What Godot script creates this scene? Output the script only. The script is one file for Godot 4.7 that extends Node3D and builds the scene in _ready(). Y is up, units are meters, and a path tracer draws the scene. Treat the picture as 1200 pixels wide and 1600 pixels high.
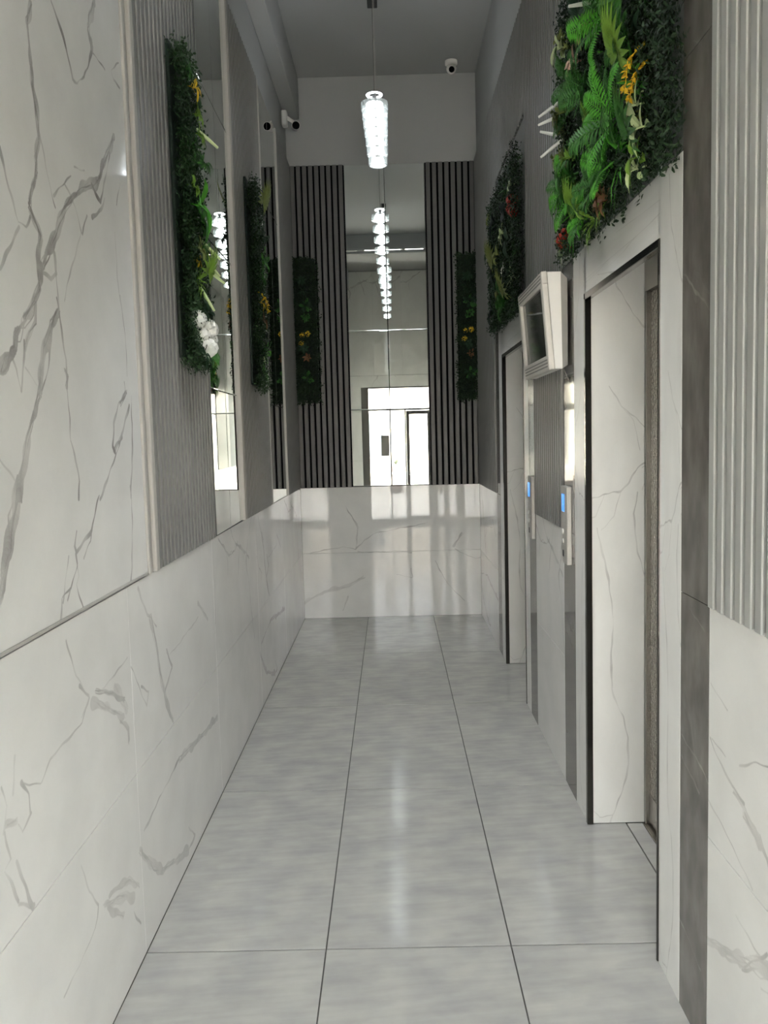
extends Node3D

# Lobby of a residential building: corridor along -Z, entrance at +Z, metres, y up.
const XL := -0.84      # finished face of the left wall
const XR := 0.79       # finished face of the right wall
const ZE := 7.66       # distance of the end wall
const ZD := -1.0       # distance of the entrance wall (behind the camera)
const LEDGE := 1.205   # top of the marble wainscot
const TOP := 4.04      # top of the slatted cladding
const CEIL := 4.79
const PITCH := 0.054   # slat pitch

# veins traced as polylines in wall metres: width, strength, then along/up pairs
const VEIN_SLAB := [
	[0.022, 0.6, 2.12, 2.72, 2.09, 2.66, 2.10, 2.58, 2.10, 2.52, 2.12, 2.44, 2.12, 2.40, 2.09, 2.35, 2.09, 2.31, 2.06, 2.27, 2.04, 2.23, 2.04, 2.21, 2.08, 2.18, 2.09, 2.16, 2.07, 2.11, 2.07, 2.07, 2.07, 2.04, 2.03, 2.00, 1.97, 1.95],
	[0.008, 0.5, 2.12, 2.43, 2.15, 2.35, 2.18, 2.29, 2.20, 2.26],
	[0.03, 0.45, 2.59, 2.95, 2.55, 2.89, 2.52, 2.84, 2.55, 2.82, 2.54, 2.79],
	[0.012, 0.6, 2.54, 2.79, 2.50, 2.73, 2.47, 2.69, 2.41, 2.65, 2.38, 2.65, 2.34, 2.71, 2.29, 2.76, 2.25, 2.79],
	[0.01, 0.5, 2.55, 2.79, 2.60, 2.79, 2.66, 2.79],
	[0.009, 0.5, 2.80, 2.87, 2.72, 2.81, 2.74, 2.79, 2.80, 2.79],
	[0.03, 0.6, 2.71, 2.61, 2.63, 2.53, 2.54, 2.43, 2.48, 2.40, 2.36, 2.35, 2.29, 2.30, 2.22, 2.23, 2.16, 2.16, 2.09, 2.09],
	[0.02, 0.6, 2.09, 2.09, 2.08, 2.06, 2.05, 2.02, 1.97, 1.95],
	[0.012, 0.55, 2.48, 2.40, 2.55, 2.37, 2.60, 2.44, 2.66, 2.55],
	[0.01, 0.5, 2.27, 2.34, 2.34, 2.30, 2.38, 2.24, 2.43, 2.30],
	[0.009, 0.5, 2.19, 2.29, 2.24, 2.32, 2.27, 2.34, 2.32, 2.38],
	[0.009, 0.55, 2.35, 2.41, 2.43, 2.42],
	[0.012, 0.5, 1.90, 2.31, 1.93, 2.23, 1.97, 2.17, 2.01, 2.17, 2.04, 2.20],
	[0.01, 0.35, 1.97, 2.16, 1.91, 2.09, 1.86, 2.04],
	[0.012, 0.55, 2.17, 2.14, 2.18, 2.09, 2.14, 2.07, 2.09, 2.08],
	[0.011, 0.55, 2.18, 2.09, 2.18, 1.99],
	[0.012, 0.5, 2.59, 2.39, 2.55, 2.35, 2.47, 2.30],
	[0.008, 0.4, 2.75, 2.48, 2.70, 2.40],
	[0.006, 0.3, 2.43, 2.30, 2.35, 2.21, 2.28, 2.12, 2.22, 2.03],
	[0.006, 0.25, 2.67, 2.31, 2.67, 2.17, 2.70, 2.06],
	[0.032, 0.6, 2.04, 2.01, 2.01, 1.98, 1.96, 1.94, 1.93, 1.91, 1.91, 1.88, 1.89, 1.86, 1.86, 1.85, 1.83, 1.83],
	[0.014, 0.5, 2.04, 2.00, 2.03, 1.95, 1.99, 1.92, 1.96, 1.88],
	[0.008, 0.55, 1.96, 1.90, 1.95, 1.84, 1.93, 1.78],
	[0.01, 0.6, 1.89, 1.85, 1.91, 1.83, 1.93, 1.78],
	[0.012, 0.5, 1.89, 1.86, 1.86, 1.83, 1.83, 1.81],
	[0.009, 0.6, 2.17, 2.03, 2.18, 2.00, 2.19, 1.94, 2.21, 1.88, 2.21, 1.83, 2.20, 1.80, 2.21, 1.73, 2.21, 1.67, 2.23, 1.63, 2.25, 1.56, 2.24, 1.51],
	[0.024, 0.5, 2.20, 1.85, 2.21, 1.83, 2.20, 1.80],
	[0.03, 0.5, 2.18, 1.99, 2.13, 1.96, 2.08, 1.90, 2.05, 1.84, 2.03, 1.78, 1.99, 1.73, 1.95, 1.67, 1.90, 1.59, 1.88, 1.54],
	[0.04, 0.5, 1.89, 1.58, 1.84, 1.49, 1.81, 1.43, 1.77, 1.36, 1.75, 1.33],
	[0.01, 0.55, 2.12, 1.92, 2.10, 1.87, 2.07, 1.82, 2.04, 1.79],
	[0.008, 0.3, 1.80, 1.63, 1.84, 1.60, 1.88, 1.57],
	[0.007, 0.3, 1.96, 1.84, 2.02, 1.80],
	[0.012, 0.6, 2.68, 1.85, 2.69, 1.81, 2.62, 1.78, 2.56, 1.72, 2.54, 1.65, 2.56, 1.63],
	[0.02, 0.6, 2.70, 1.82, 2.63, 1.78],
	[0.012, 0.6, 2.72, 1.78, 2.64, 1.69, 2.57, 1.63, 2.50, 1.57, 2.43, 1.52, 2.40, 1.50],
	[0.02, 0.6, 2.63, 1.68, 2.54, 1.63],
	[0.011, 0.6, 2.40, 1.51, 2.36, 1.47, 2.32, 1.42, 2.25, 1.39, 2.20, 1.37, 2.20, 1.34, 2.15, 1.29, 2.09, 1.27, 2.07, 1.21],
	[0.009, 0.6, 2.32, 1.42, 2.31, 1.39, 2.28, 1.37, 2.25, 1.35],
	[0.009, 0.5, 2.21, 1.43, 2.19, 1.39, 2.20, 1.37],
	[0.009, 0.5, 2.20, 1.34, 2.21, 1.31, 2.19, 1.29, 2.21, 1.25, 2.23, 1.21],
	[0.008, 0.5, 2.15, 1.37, 2.11, 1.30, 2.09, 1.26],
	[0.01, 0.5, 2.16, 1.30, 2.12, 1.26],
	[0.008, 0.5, 2.69, 2.12, 2.71, 2.04, 2.72, 1.96, 2.72, 1.87],
	[0.011, 0.6, 2.75, 1.81, 2.74, 1.72, 2.72, 1.58, 2.68, 1.48],
	[0.01, 0.6, 2.69, 1.52, 2.69, 1.39, 2.66, 1.27, 2.64, 1.21],
]
const VEIN_LEFT := [
	[0.006, 0.35, 2.10, 1.16, 2.15, 1.05, 2.23, 0.97, 2.23, 0.96, 2.17, 0.92, 2.05, 0.91, 1.96, 0.90, 1.90, 0.87, 1.84, 0.89, 1.80, 0.91],
	[0.012, 0.4, 2.17, 1.02, 2.23, 0.97, 2.17, 0.93],
	[0.005, 0.25, 2.57, 0.99, 2.45, 0.97, 2.30, 0.96],
	[0.03, 0.22, 2.26, 0.95, 2.33, 0.91, 2.41, 0.87, 2.51, 0.82],
	[0.03, 0.2, 2.44, 0.93, 2.50, 0.88, 2.54, 0.83],
	[0.014, 0.4, 2.28, 0.97, 2.42, 0.92, 2.52, 0.87],
	[0.02, 0.4, 2.47, 0.82, 2.54, 0.77, 2.54, 0.73],
	[0.012, 0.35, 1.80, 0.91, 1.83, 0.87, 1.84, 0.82, 1.79, 0.80, 1.77, 0.83],
	[0.01, 0.3, 1.71, 0.94, 1.73, 0.89, 1.70, 0.84],
	[0.014, 0.3, 1.72, 0.85, 1.77, 0.84],
	[0.012, 0.3, 1.71, 0.84, 1.73, 0.77, 1.70, 0.76, 1.75, 0.66],
	[0.012, 0.3, 1.75, 0.75, 1.78, 0.69, 1.82, 0.61, 1.75, 0.66],
	[0.008, 0.2, 1.78, 0.98, 1.76, 0.90],
	[0.006, 0.28, 2.11, 0.56, 2.15, 0.46, 2.21, 0.39, 2.20, 0.36, 2.18, 0.34, 2.07, 0.32, 1.95, 0.30],
	[0.03, 0.2, 2.26, 0.36, 2.38, 0.31, 2.51, 0.24],
	[0.02, 0.25, 2.30, 0.37, 2.47, 0.32, 2.56, 0.25],
	[0.012, 0.3, 2.50, 0.20, 2.56, 0.12],
	[0.02, 0.25, 2.28, 0.34, 2.41, 0.24],
	[0.012, 0.3, 2.71, 1.18, 2.80, 1.08, 2.90, 1.01],
	[0.03, 0.32, 2.83, 1.06, 2.89, 0.94, 2.91, 0.85, 2.96, 0.74, 3.05, 0.62],
	[0.014, 0.4, 3.01, 0.90, 3.08, 0.82, 2.96, 0.76],
	[0.008, 0.35, 2.60, 0.95, 2.68, 0.85, 2.74, 0.78, 2.77, 0.82, 2.69, 0.86],
	[0.006, 0.25, 3.52, 0.91, 3.19, 0.88, 3.05, 0.87],
	[0.02, 0.25, 3.53, 0.97, 3.70, 0.86],
	[0.03, 0.3, 3.80, 0.38, 3.54, 0.40, 3.11, 0.45],
	[0.01, 0.35, 3.11, 0.45, 2.92, 0.43, 2.75, 0.41, 2.64, 0.39],
	[0.035, 0.25, 2.59, 0.35, 2.72, 0.23, 2.83, 0.16, 3.18, 0.05],
	[0.012, 0.25, 3.18, 0.05, 3.29, 0.06, 3.20, 0.14],
]
const VEIN_RIGHT := [
	[0.006, 0.3, 2.09, 1.01, 1.98, 0.98],
	[0.008, 0.4, 2.09, 0.87, 2.04, 0.84, 1.95, 0.80, 1.88, 0.79],
	[0.014, 0.25, 1.94, 0.79, 1.88, 0.78, 1.85, 0.76],
	[0.028, 0.28, 1.88, 0.76, 1.83, 0.75, 1.79, 0.73],
	[0.016, 0.3, 1.80, 0.75, 1.76, 0.72, 1.74, 0.69],
	[0.006, 0.3, 2.08, 0.87, 1.99, 0.86],
	[0.005, 0.35, 2.12, 0.71, 1.99, 0.67, 1.87, 0.63, 1.83, 0.61],
	[0.006, 0.4, 1.91, 0.87, 1.82, 0.91, 1.74, 0.93, 1.67, 0.94],
	[0.006, 0.3, 1.92, 0.50, 1.82, 0.48, 1.79, 0.48],
	[0.03, 0.22, 2.11, 0.32, 1.98, 0.37, 1.87, 0.41],
	[0.045, 0.25, 1.90, 0.40, 1.79, 0.45, 1.68, 0.51],
	[0.012, 0.35, 1.84, 0.45, 1.79, 0.48, 1.75, 0.51],
	[0.008, 0.25, 1.78, 0.41, 1.68, 0.45],
]
const VEIN_END := [
	[0.008, 0.4, -1.27, 0.66, -1.05, 0.65, -0.84, 0.60, -0.45, 0.66, -0.34, 0.63],
	[0.014, 0.4, -0.42, 1.03, -0.31, 0.83, -0.34, 0.63],
	[0.01, 0.4, -0.34, 0.63, -0.25, 0.72, -0.14, 0.78, 0.35, 0.86],
	[0.02, 0.35, 0.67, 0.76, 0.58, 0.64],
	[0.007, 0.35, 0.60, 0.61, 0.79, 0.52, 0.97, 0.56],
	[0.035, 0.25, -1.02, 0.35, -0.85, 0.14, -0.70, 0.23, -0.39, 0.31, -0.26, 0.38],
	[0.012, 0.4, -0.48, 0.07, -0.42, 0.20],
	[0.008, 0.35, 0.04, 0.39, 0.19, 0.36, 0.18, 0.45],
	[0.007, 0.35, 0.41, 0.51, 0.51, 0.31, 0.68, 0.13],
	[0.006, 0.4, -0.32, 0.61, -0.06, 0.60, 0.19, 0.59],
]
const VEIN_DARK := [
	[0.006, 0.5, 2.30, 0.80, 2.12, 0.76, 2.10, 0.74],
	[0.03, 0.12, 2.31, 0.92, 2.23, 0.86, 2.16, 0.69],
	[0.006, 0.4, 2.31, 0.26, 2.14, 0.21],
	[0.006, 0.45, 2.30, 0.74, 2.16, 0.69],
	[0.005, 0.3, 2.24, 1.17, 2.13, 1.13],
	[0.008, 0.5, 2.33, 1.95, 2.11, 1.83],
	[0.05, 0.12, 2.22, 1.91, 2.11, 1.85],
]

var rng := RandomNumberGenerator.new()
var taken := {}
var M := {}
var Q := {}            # shared meshes


# ------------------------------------------------------------------ naming and placing
func numbered(called: String) -> String:
	if not taken.has(called):
		taken[called] = 0
		return called
	taken[called] += 1
	return "%s_%03d" % [called, taken[called]]

func tag(o: Node, label := "", category := "", group := "", kind := "") -> Node:
	if label: o.set_meta("label", label)
	if category: o.set_meta("category", category)
	if group: o.set_meta("group", group)
	if kind: o.set_meta("kind", kind)
	return o

func thing(called: String, label: String, category: String, at := Vector3.ZERO, group := "") -> Node3D:
	var o := Node3D.new()
	o.name = numbered(called)
	add_child(o)
	o.position = at
	tag(o, label, category, group)
	return o

func struct(called: String, at := Vector3.ZERO) -> Node3D:
	var o := Node3D.new()
	o.name = called
	add_child(o)
	o.position = at
	o.set_meta("kind", "structure")
	return o

func put(called: String, m: Mesh, material: Material, parent: Node, t := Transform3D()) -> MeshInstance3D:
	var o := MeshInstance3D.new()
	var base := called
	var n := 0
	while parent.has_node(NodePath(called)):
		n += 1
		called = "%s_%03d" % [base, n]
	o.name = called
	o.mesh = m
	o.material_override = material
	o.transform = t
	parent.add_child(o, true)
	return o

# frame on a wall: local x runs along the wall, y up, z out of the wall
func on_left(d: float, y: float, off := 0.0) -> Transform3D:      # x grows with distance from the camera
	return Transform3D(Basis(Vector3.UP, PI / 2), Vector3(XL + off, y, -d))
func on_right(d: float, y: float, off := 0.0) -> Transform3D:     # d is the far end; x comes back towards the camera
	return Transform3D(Basis(Vector3.UP, -PI / 2), Vector3(XR - off, y, -d))
func on_end(x: float, y: float, off := 0.0) -> Transform3D:
	return Transform3D(Basis(), Vector3(x, y, -ZE + off))
func on_floor(x: float, d: float, off := 0.0) -> Transform3D:     # local y runs away from the camera
	return Transform3D(Basis(Vector3.RIGHT, -PI / 2), Vector3(x, off, -d))
func on_entry(x: float, y: float, off := 0.0) -> Transform3D:     # local x runs to -X
	return Transform3D(Basis(Vector3.UP, PI), Vector3(x, y, -ZD - off))


# ------------------------------------------------------------------ mesh helpers
func begin() -> SurfaceTool:
	var st := SurfaceTool.new()
	st.begin(Mesh.PRIMITIVE_TRIANGLES)
	st.set_smooth_group(-1)
	return st

func done(st: SurfaceTool) -> ArrayMesh:
	st.generate_normals()
	return st.commit()

# a quad whose corners run counter-clockwise seen from its front
func quad(st: SurfaceTool, a: Vector3, b: Vector3, c: Vector3, d: Vector3, ua := Vector2.ZERO, ub := Vector2.ZERO, uc := Vector2.ZERO, ud := Vector2.ZERO) -> void:
	st.set_uv(ua); st.add_vertex(a)
	st.set_uv(uc); st.add_vertex(c)
	st.set_uv(ub); st.add_vertex(b)
	st.set_uv(ua); st.add_vertex(a)
	st.set_uv(ud); st.add_vertex(d)
	st.set_uv(uc); st.add_vertex(c)

func tri(st: SurfaceTool, a: Vector3, b: Vector3, c: Vector3) -> void:
	st.set_uv(Vector2.ZERO); st.add_vertex(a); st.add_vertex(c); st.add_vertex(b)

# box between two corners, all twelve edges chamfered by b
func bx(st: SurfaceTool, lo: Vector3, hi: Vector3, b := 0.0) -> void:
	var l := lo
	var h := hi
	if b <= 0.0:
		quad(st, Vector3(l.x, l.y, h.z), Vector3(h.x, l.y, h.z), Vector3(h.x, h.y, h.z), Vector3(l.x, h.y, h.z))
		quad(st, Vector3(h.x, l.y, l.z), Vector3(l.x, l.y, l.z), Vector3(l.x, h.y, l.z), Vector3(h.x, h.y, l.z))
		quad(st, Vector3(h.x, l.y, h.z), Vector3(h.x, l.y, l.z), Vector3(h.x, h.y, l.z), Vector3(h.x, h.y, h.z))
		quad(st, Vector3(l.x, l.y, l.z), Vector3(l.x, l.y, h.z), Vector3(l.x, h.y, h.z), Vector3(l.x, h.y, l.z))
		quad(st, Vector3(l.x, h.y, h.z), Vector3(h.x, h.y, h.z), Vector3(h.x, h.y, l.z), Vector3(l.x, h.y, l.z))
		quad(st, Vector3(l.x, l.y, l.z), Vector3(h.x, l.y, l.z), Vector3(h.x, l.y, h.z), Vector3(l.x, l.y, h.z))
		return
	var c := (lo + hi) / 2
	var e := (hi - lo) / 2
	b = minf(b, minf(e.x, minf(e.y, e.z)) * 0.9)
	var ax := [Vector3.RIGHT, Vector3.UP, Vector3.BACK]
	for i in 3:
		var u: Vector3 = ax[i]
		var v: Vector3 = ax[(i + 1) % 3]
		var w: Vector3 = ax[(i + 2) % 3]
		for s in [-1.0, 1.0]:
			var n: Vector3 = u * s
			var p := c + n * e.dot(u)
			var dv: Vector3 = v * (e.dot(v) - b) * s
			var dw: Vector3 = w * (e.dot(w) - b)
			quad(st, p - dv - dw, p + dv - dw, p + dv + dw, p - dv + dw)
			# the chamfer between this face and the face +-v
			for s2 in [-1.0, 1.0]:
				var q1: Vector3 = c + n * e.dot(u) + v * s2 * (e.dot(v) - b)
				var q2: Vector3 = c + n * (e.dot(u) - b) + v * s2 * e.dot(v)
				if s * s2 > 0:
					quad(st, q1 - dw, q2 - dw, q2 + dw, q1 + dw)
				else:
					quad(st, q2 - dw, q1 - dw, q1 + dw, q2 + dw)
	for sx in [-1.0, 1.0]:
		for sy in [-1.0, 1.0]:
			for sz in [-1.0, 1.0]:
				var k := Vector3(sx, sy, sz)
				var px := c + Vector3(e.x, e.y - b, e.z - b) * k
				var py := c + Vector3(e.x - b, e.y, e.z - b) * k
				var pz := c + Vector3(e.x - b, e.y - b, e.z) * k
				if sx * sy * sz > 0: tri(st, px, py, pz)
				else: tri(st, px, pz, py)

func box_mesh(lo: Vector3, hi: Vector3, b := 0.0) -> ArrayMesh:
	var st := begin()
	bx(st, lo, hi, b)
	return done(st)

# a slab of w x h lying in its local xy plane, front at z = 0, thickness t behind it, chamfered front edge; uv rectangle on the front
func slab_mesh(w: float, h: float, t: float, b: float, uv: Rect2) -> ArrayMesh:
	var st := begin()
	var f := [Vector3(b, b, 0), Vector3(w - b, b, 0), Vector3(w - b, h - b, 0), Vector3(b, h - b, 0)]
	var g := [Vector3(0, 0, -b), Vector3(w, 0, -b), Vector3(w, h, -b), Vector3(0, h, -b)]
	var k := [Vector3(0, 0, -t), Vector3(w, 0, -t), Vector3(w, h, -t), Vector3(0, h, -t)]
	var u := []
	for p in f:
		u.append(Vector2(uv.position.x + uv.size.x * p.x / w, uv.position.y + uv.size.y * (1.0 - p.y / h)))
	quad(st, f[0], f[1], f[2], f[3], u[0], u[1], u[2], u[3])
	for i in 4:
		var j := (i + 1) % 4
		quad(st, g[i], g[j], f[j], f[i], u[i], u[j], u[j], u[i])
		quad(st, k[i], k[j], g[j], g[i], u[i], u[j], u[j], u[i])
	quad(st, k[1], k[0], k[3], k[2], u[1], u[0], u[3], u[2])
	return done(st)

# tube along points with one radius per point
func tube(st: SurfaceTool, pts: Array, radii: Array, seg := 6, caps := true) -> void:
	var rings := []
	var side := Vector3.ZERO
	for i in pts.size():
		var d: Vector3 = (pts[mini(i + 1, pts.size() - 1)] - pts[maxi(i - 1, 0)]).normalized()
		if side == Vector3.ZERO:
			side = d.cross(Vector3.UP if absf(d.y) < 0.9 else Vector3.RIGHT).normalized()
		side = (side - d * side.dot(d)).normalized()
		var up := side.cross(d)
		var ring := []
		for k in seg:
			var a := TAU * k / seg
			ring.append(pts[i] + (side * cos(a) + up * sin(a)) * radii[i])
		rings.append(ring)
	for i in pts.size() - 1:
		for k in seg:
			var l := (k + 1) % seg
			quad(st, rings[i][l], rings[i][k], rings[i + 1][k], rings[i + 1][l])
	if caps:
		for k in range(1, seg - 1):
			tri(st, rings[0][0], rings[0][k], rings[0][k + 1])
			var e: Array = rings[-1]
			tri(st, e[0], e[k + 1], e[k])

# surface of revolution about y: profile of Vector2(radius, y) from bottom to top on its outside
func lathe(st: SurfaceTool, prof: Array, seg := 24, at := Vector3.ZERO, closed := false) -> void:
	var n := prof.size()
	for i in (n if closed else n - 1):
		var p: Vector2 = prof[i]
		var q: Vector2 = prof[(i + 1) % n]
		for k in seg:
			var a := TAU * k / seg
			var b := TAU * (k + 1) / seg
			var pa := at + Vector3(cos(a) * p.x, p.y, -sin(a) * p.x)
			var pb := at + Vector3(cos(b) * p.x, p.y, -sin(b) * p.x)
			var qa := at + Vector3(cos(a) * q.x, q.y, -sin(a) * q.x)
			var qb := at + Vector3(cos(b) * q.x, q.y, -sin(b) * q.x)
			if p.x < 1e-5: tri(st, pa, qb, qa)
			elif q.x < 1e-5: tri(st, pa, pb, qa)
			else: quad(st, pa, pb, qb, qa)


# ------------------------------------------------------------------ materials and textures
func mat(c: Color, rough := 0.5, metal := 0.0, spec := 0.5) -> StandardMaterial3D:
	var m := StandardMaterial3D.new()
	m.albedo_color = c
	m.roughness = rough
	m.metallic = metal
	m.metallic_specular = spec
	return m

func rgb8(r: int, g: int, b: int) -> Color:
	return Color(r / 255.0, g / 255.0, b / 255.0)

func textured(img: Image, rough: float, spec := 0.5) -> StandardMaterial3D:
	var m := mat(Color.WHITE, rough, 0.0, spec)
	m.albedo_texture = ImageTexture.create_from_image(img)
	return m

# soft stroke along a polyline into a density field
func stroke(f: PackedFloat32Array, w: int, h: int, pts: PackedVector2Array, width: float, k: float) -> PackedFloat32Array:
	var wob := rng.randf() * 100.0
	for i in pts.size() - 1:
		var a := pts[i]
		var b := pts[i + 1]
		var n := int(a.distance_to(b) / maxf(0.6, width * 0.3)) + 1
		var side := (b - a).orthogonal().normalized()
		for s in n:
			wob += 1.0 / maxf(1.0, 6.0 / maxf(0.6, width * 0.3))
			var p := a.lerp(b, float(s) / n) + side * (sin(wob * 0.31) + 0.6 * sin(wob * 0.83 + 1.0)) * (0.8 + width * 0.12)
			var r := width * 0.5 * (0.75 + 0.35 * sin(wob * 0.17 + 2.0) + 0.25 * sin(wob * 0.57))
			r = maxf(r, 0.7)
			var kk := k * (0.75 + 0.3 * sin(wob * 0.23))
			for y in range(maxi(0, int(p.y - r - 1)), mini(h, int(p.y + r + 2))):
				for x in range(maxi(0, int(p.x - r - 1)), mini(w, int(p.x + r + 2))):
					var d := Vector2(x, y).distance_to(p)
					var v := kk * clampf(r + 0.6 - d, 0.0, 1.0) * (0.75 + 0.25 * d / (r + 0.6))
					var at := y * w + x
					if v > f[at]: f[at] = v
	return f

# marble: density of veins, base and vein colours, cloud noise; returns an image
func marble(w: int, h: int, base: Color, vein: Color, dens: PackedFloat32Array, seed_: int, cloud: float, freq := 0.006) -> Image:
	var n := FastNoiseLite.new()
	n.seed = seed_
	n.frequency = freq
	n.fractal_octaves = 4
	var n2 := FastNoiseLite.new()
	n2.seed = seed_ + 7
	n2.frequency = 0.03
	n2.fractal_octaves = 2
	var ni := n.get_image(w, h, false, false, false)
	var nj := n2.get_image(w, h, false, false, false)
	var na := ni.get_data()
	var nb := nj.get_data()
	var out := PackedByteArray()
	out.resize(w * h * 3)
	for i in w * h:
		var c := 1.0 + cloud * (na[i] / 127.5 - 1.0)
		var v := dens[i] * (0.65 + 0.6 * nb[i] / 255.0)
		out[i * 3] = clampi(int(255.0 * lerpf(base.r * c, vein.r, v)), 0, 255)
		out[i * 3 + 1] = clampi(int(255.0 * lerpf(base.g * c, vein.g, v)), 0, 255)
		out[i * 3 + 2] = clampi(int(255.0 * lerpf(base.b * c, vein.b, v)), 0, 255)
	return Image.create_from_data(w, h, false, Image.FORMAT_RGB8, out)

func field(w: int, h: int) -> PackedFloat32Array:
	var f := PackedFloat32Array()
	f.resize(w * h)
	return f

# veins of a table drawn into a field that covers a0..a1 along and y0..y1 up; flip when the texture runs towards the camera
func traced(w: int, h: int, table: Array, a0: float, a1: float, y0: float, y1: float, flip: bool) -> PackedFloat32Array:
	var f := field(w, h)
	for row in table:
		var pts := PackedVector2Array()
		for i in range(2, row.size(), 2):
			var u: float = (row[i] - a0) / (a1 - a0)
			if flip: u = 1.0 - u
			pts.append(Vector2(u * w, (1.0 - (row[i + 1] - y0) / (y1 - y0)) * h))
		var wide: float = row[0] * h / (y1 - y0)
		if wide < 7.0:
			f = stroke(f, w, h, pts, wide, row[1])
			continue
		# a broad vein: faint body with darker threads wandering in it
		f = stroke(f, w, h, pts, wide, row[1] * 0.78)
		for k in 5:
			var thread := PackedVector2Array()
			for p in pts:
				thread.append(p + Vector2(rng.randf_range(-0.42, 0.42), rng.randf_range(-0.42, 0.42)) * wide)
			f = stroke(f, w, h, thread, wide * rng.randf_range(0.1, 0.24), row[1] * rng.randf_range(0.8, 1.25))
	return f

# random veins: wandering polylines with forks
func random_veins(w: int, h: int, count: int, steep: float, width: float, k: float, f := PackedFloat32Array()) -> PackedFloat32Array:
	if f.is_empty(): f = field(w, h)
	for i in count:
		var p := Vector2(rng.randf() * w, rng.randf() * h * 0.6 - h * 0.1)
		var dir := Vector2(rng.randf_range(-1, 1), steep).normalized()
		var pts := PackedVector2Array([p])
		for s in rng.randi_range(6, 16):
			dir = (dir + Vector2(rng.randf_range(-0.6, 0.6), rng.randf_range(-0.3, 0.3))).normalized()
			p += dir * rng.randf_range(0.03, 0.07) * h
			pts.append(p)
			if rng.randf() < 0.18:
				var d2 := dir.rotated(rng.randf_range(-1.2, 1.2))
				f = stroke(f, w, h, PackedVector2Array([p, p + d2 * h * 0.05, p + d2.rotated(0.3) * h * 0.1]), width * 0.5 * rng.randf_range(0.5, 1.0), k * 0.7)
		f = stroke(f, w, h, pts, width * rng.randf_range(0.4, 1.5), k * rng.randf_range(0.6, 1.0))
	return f


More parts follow.
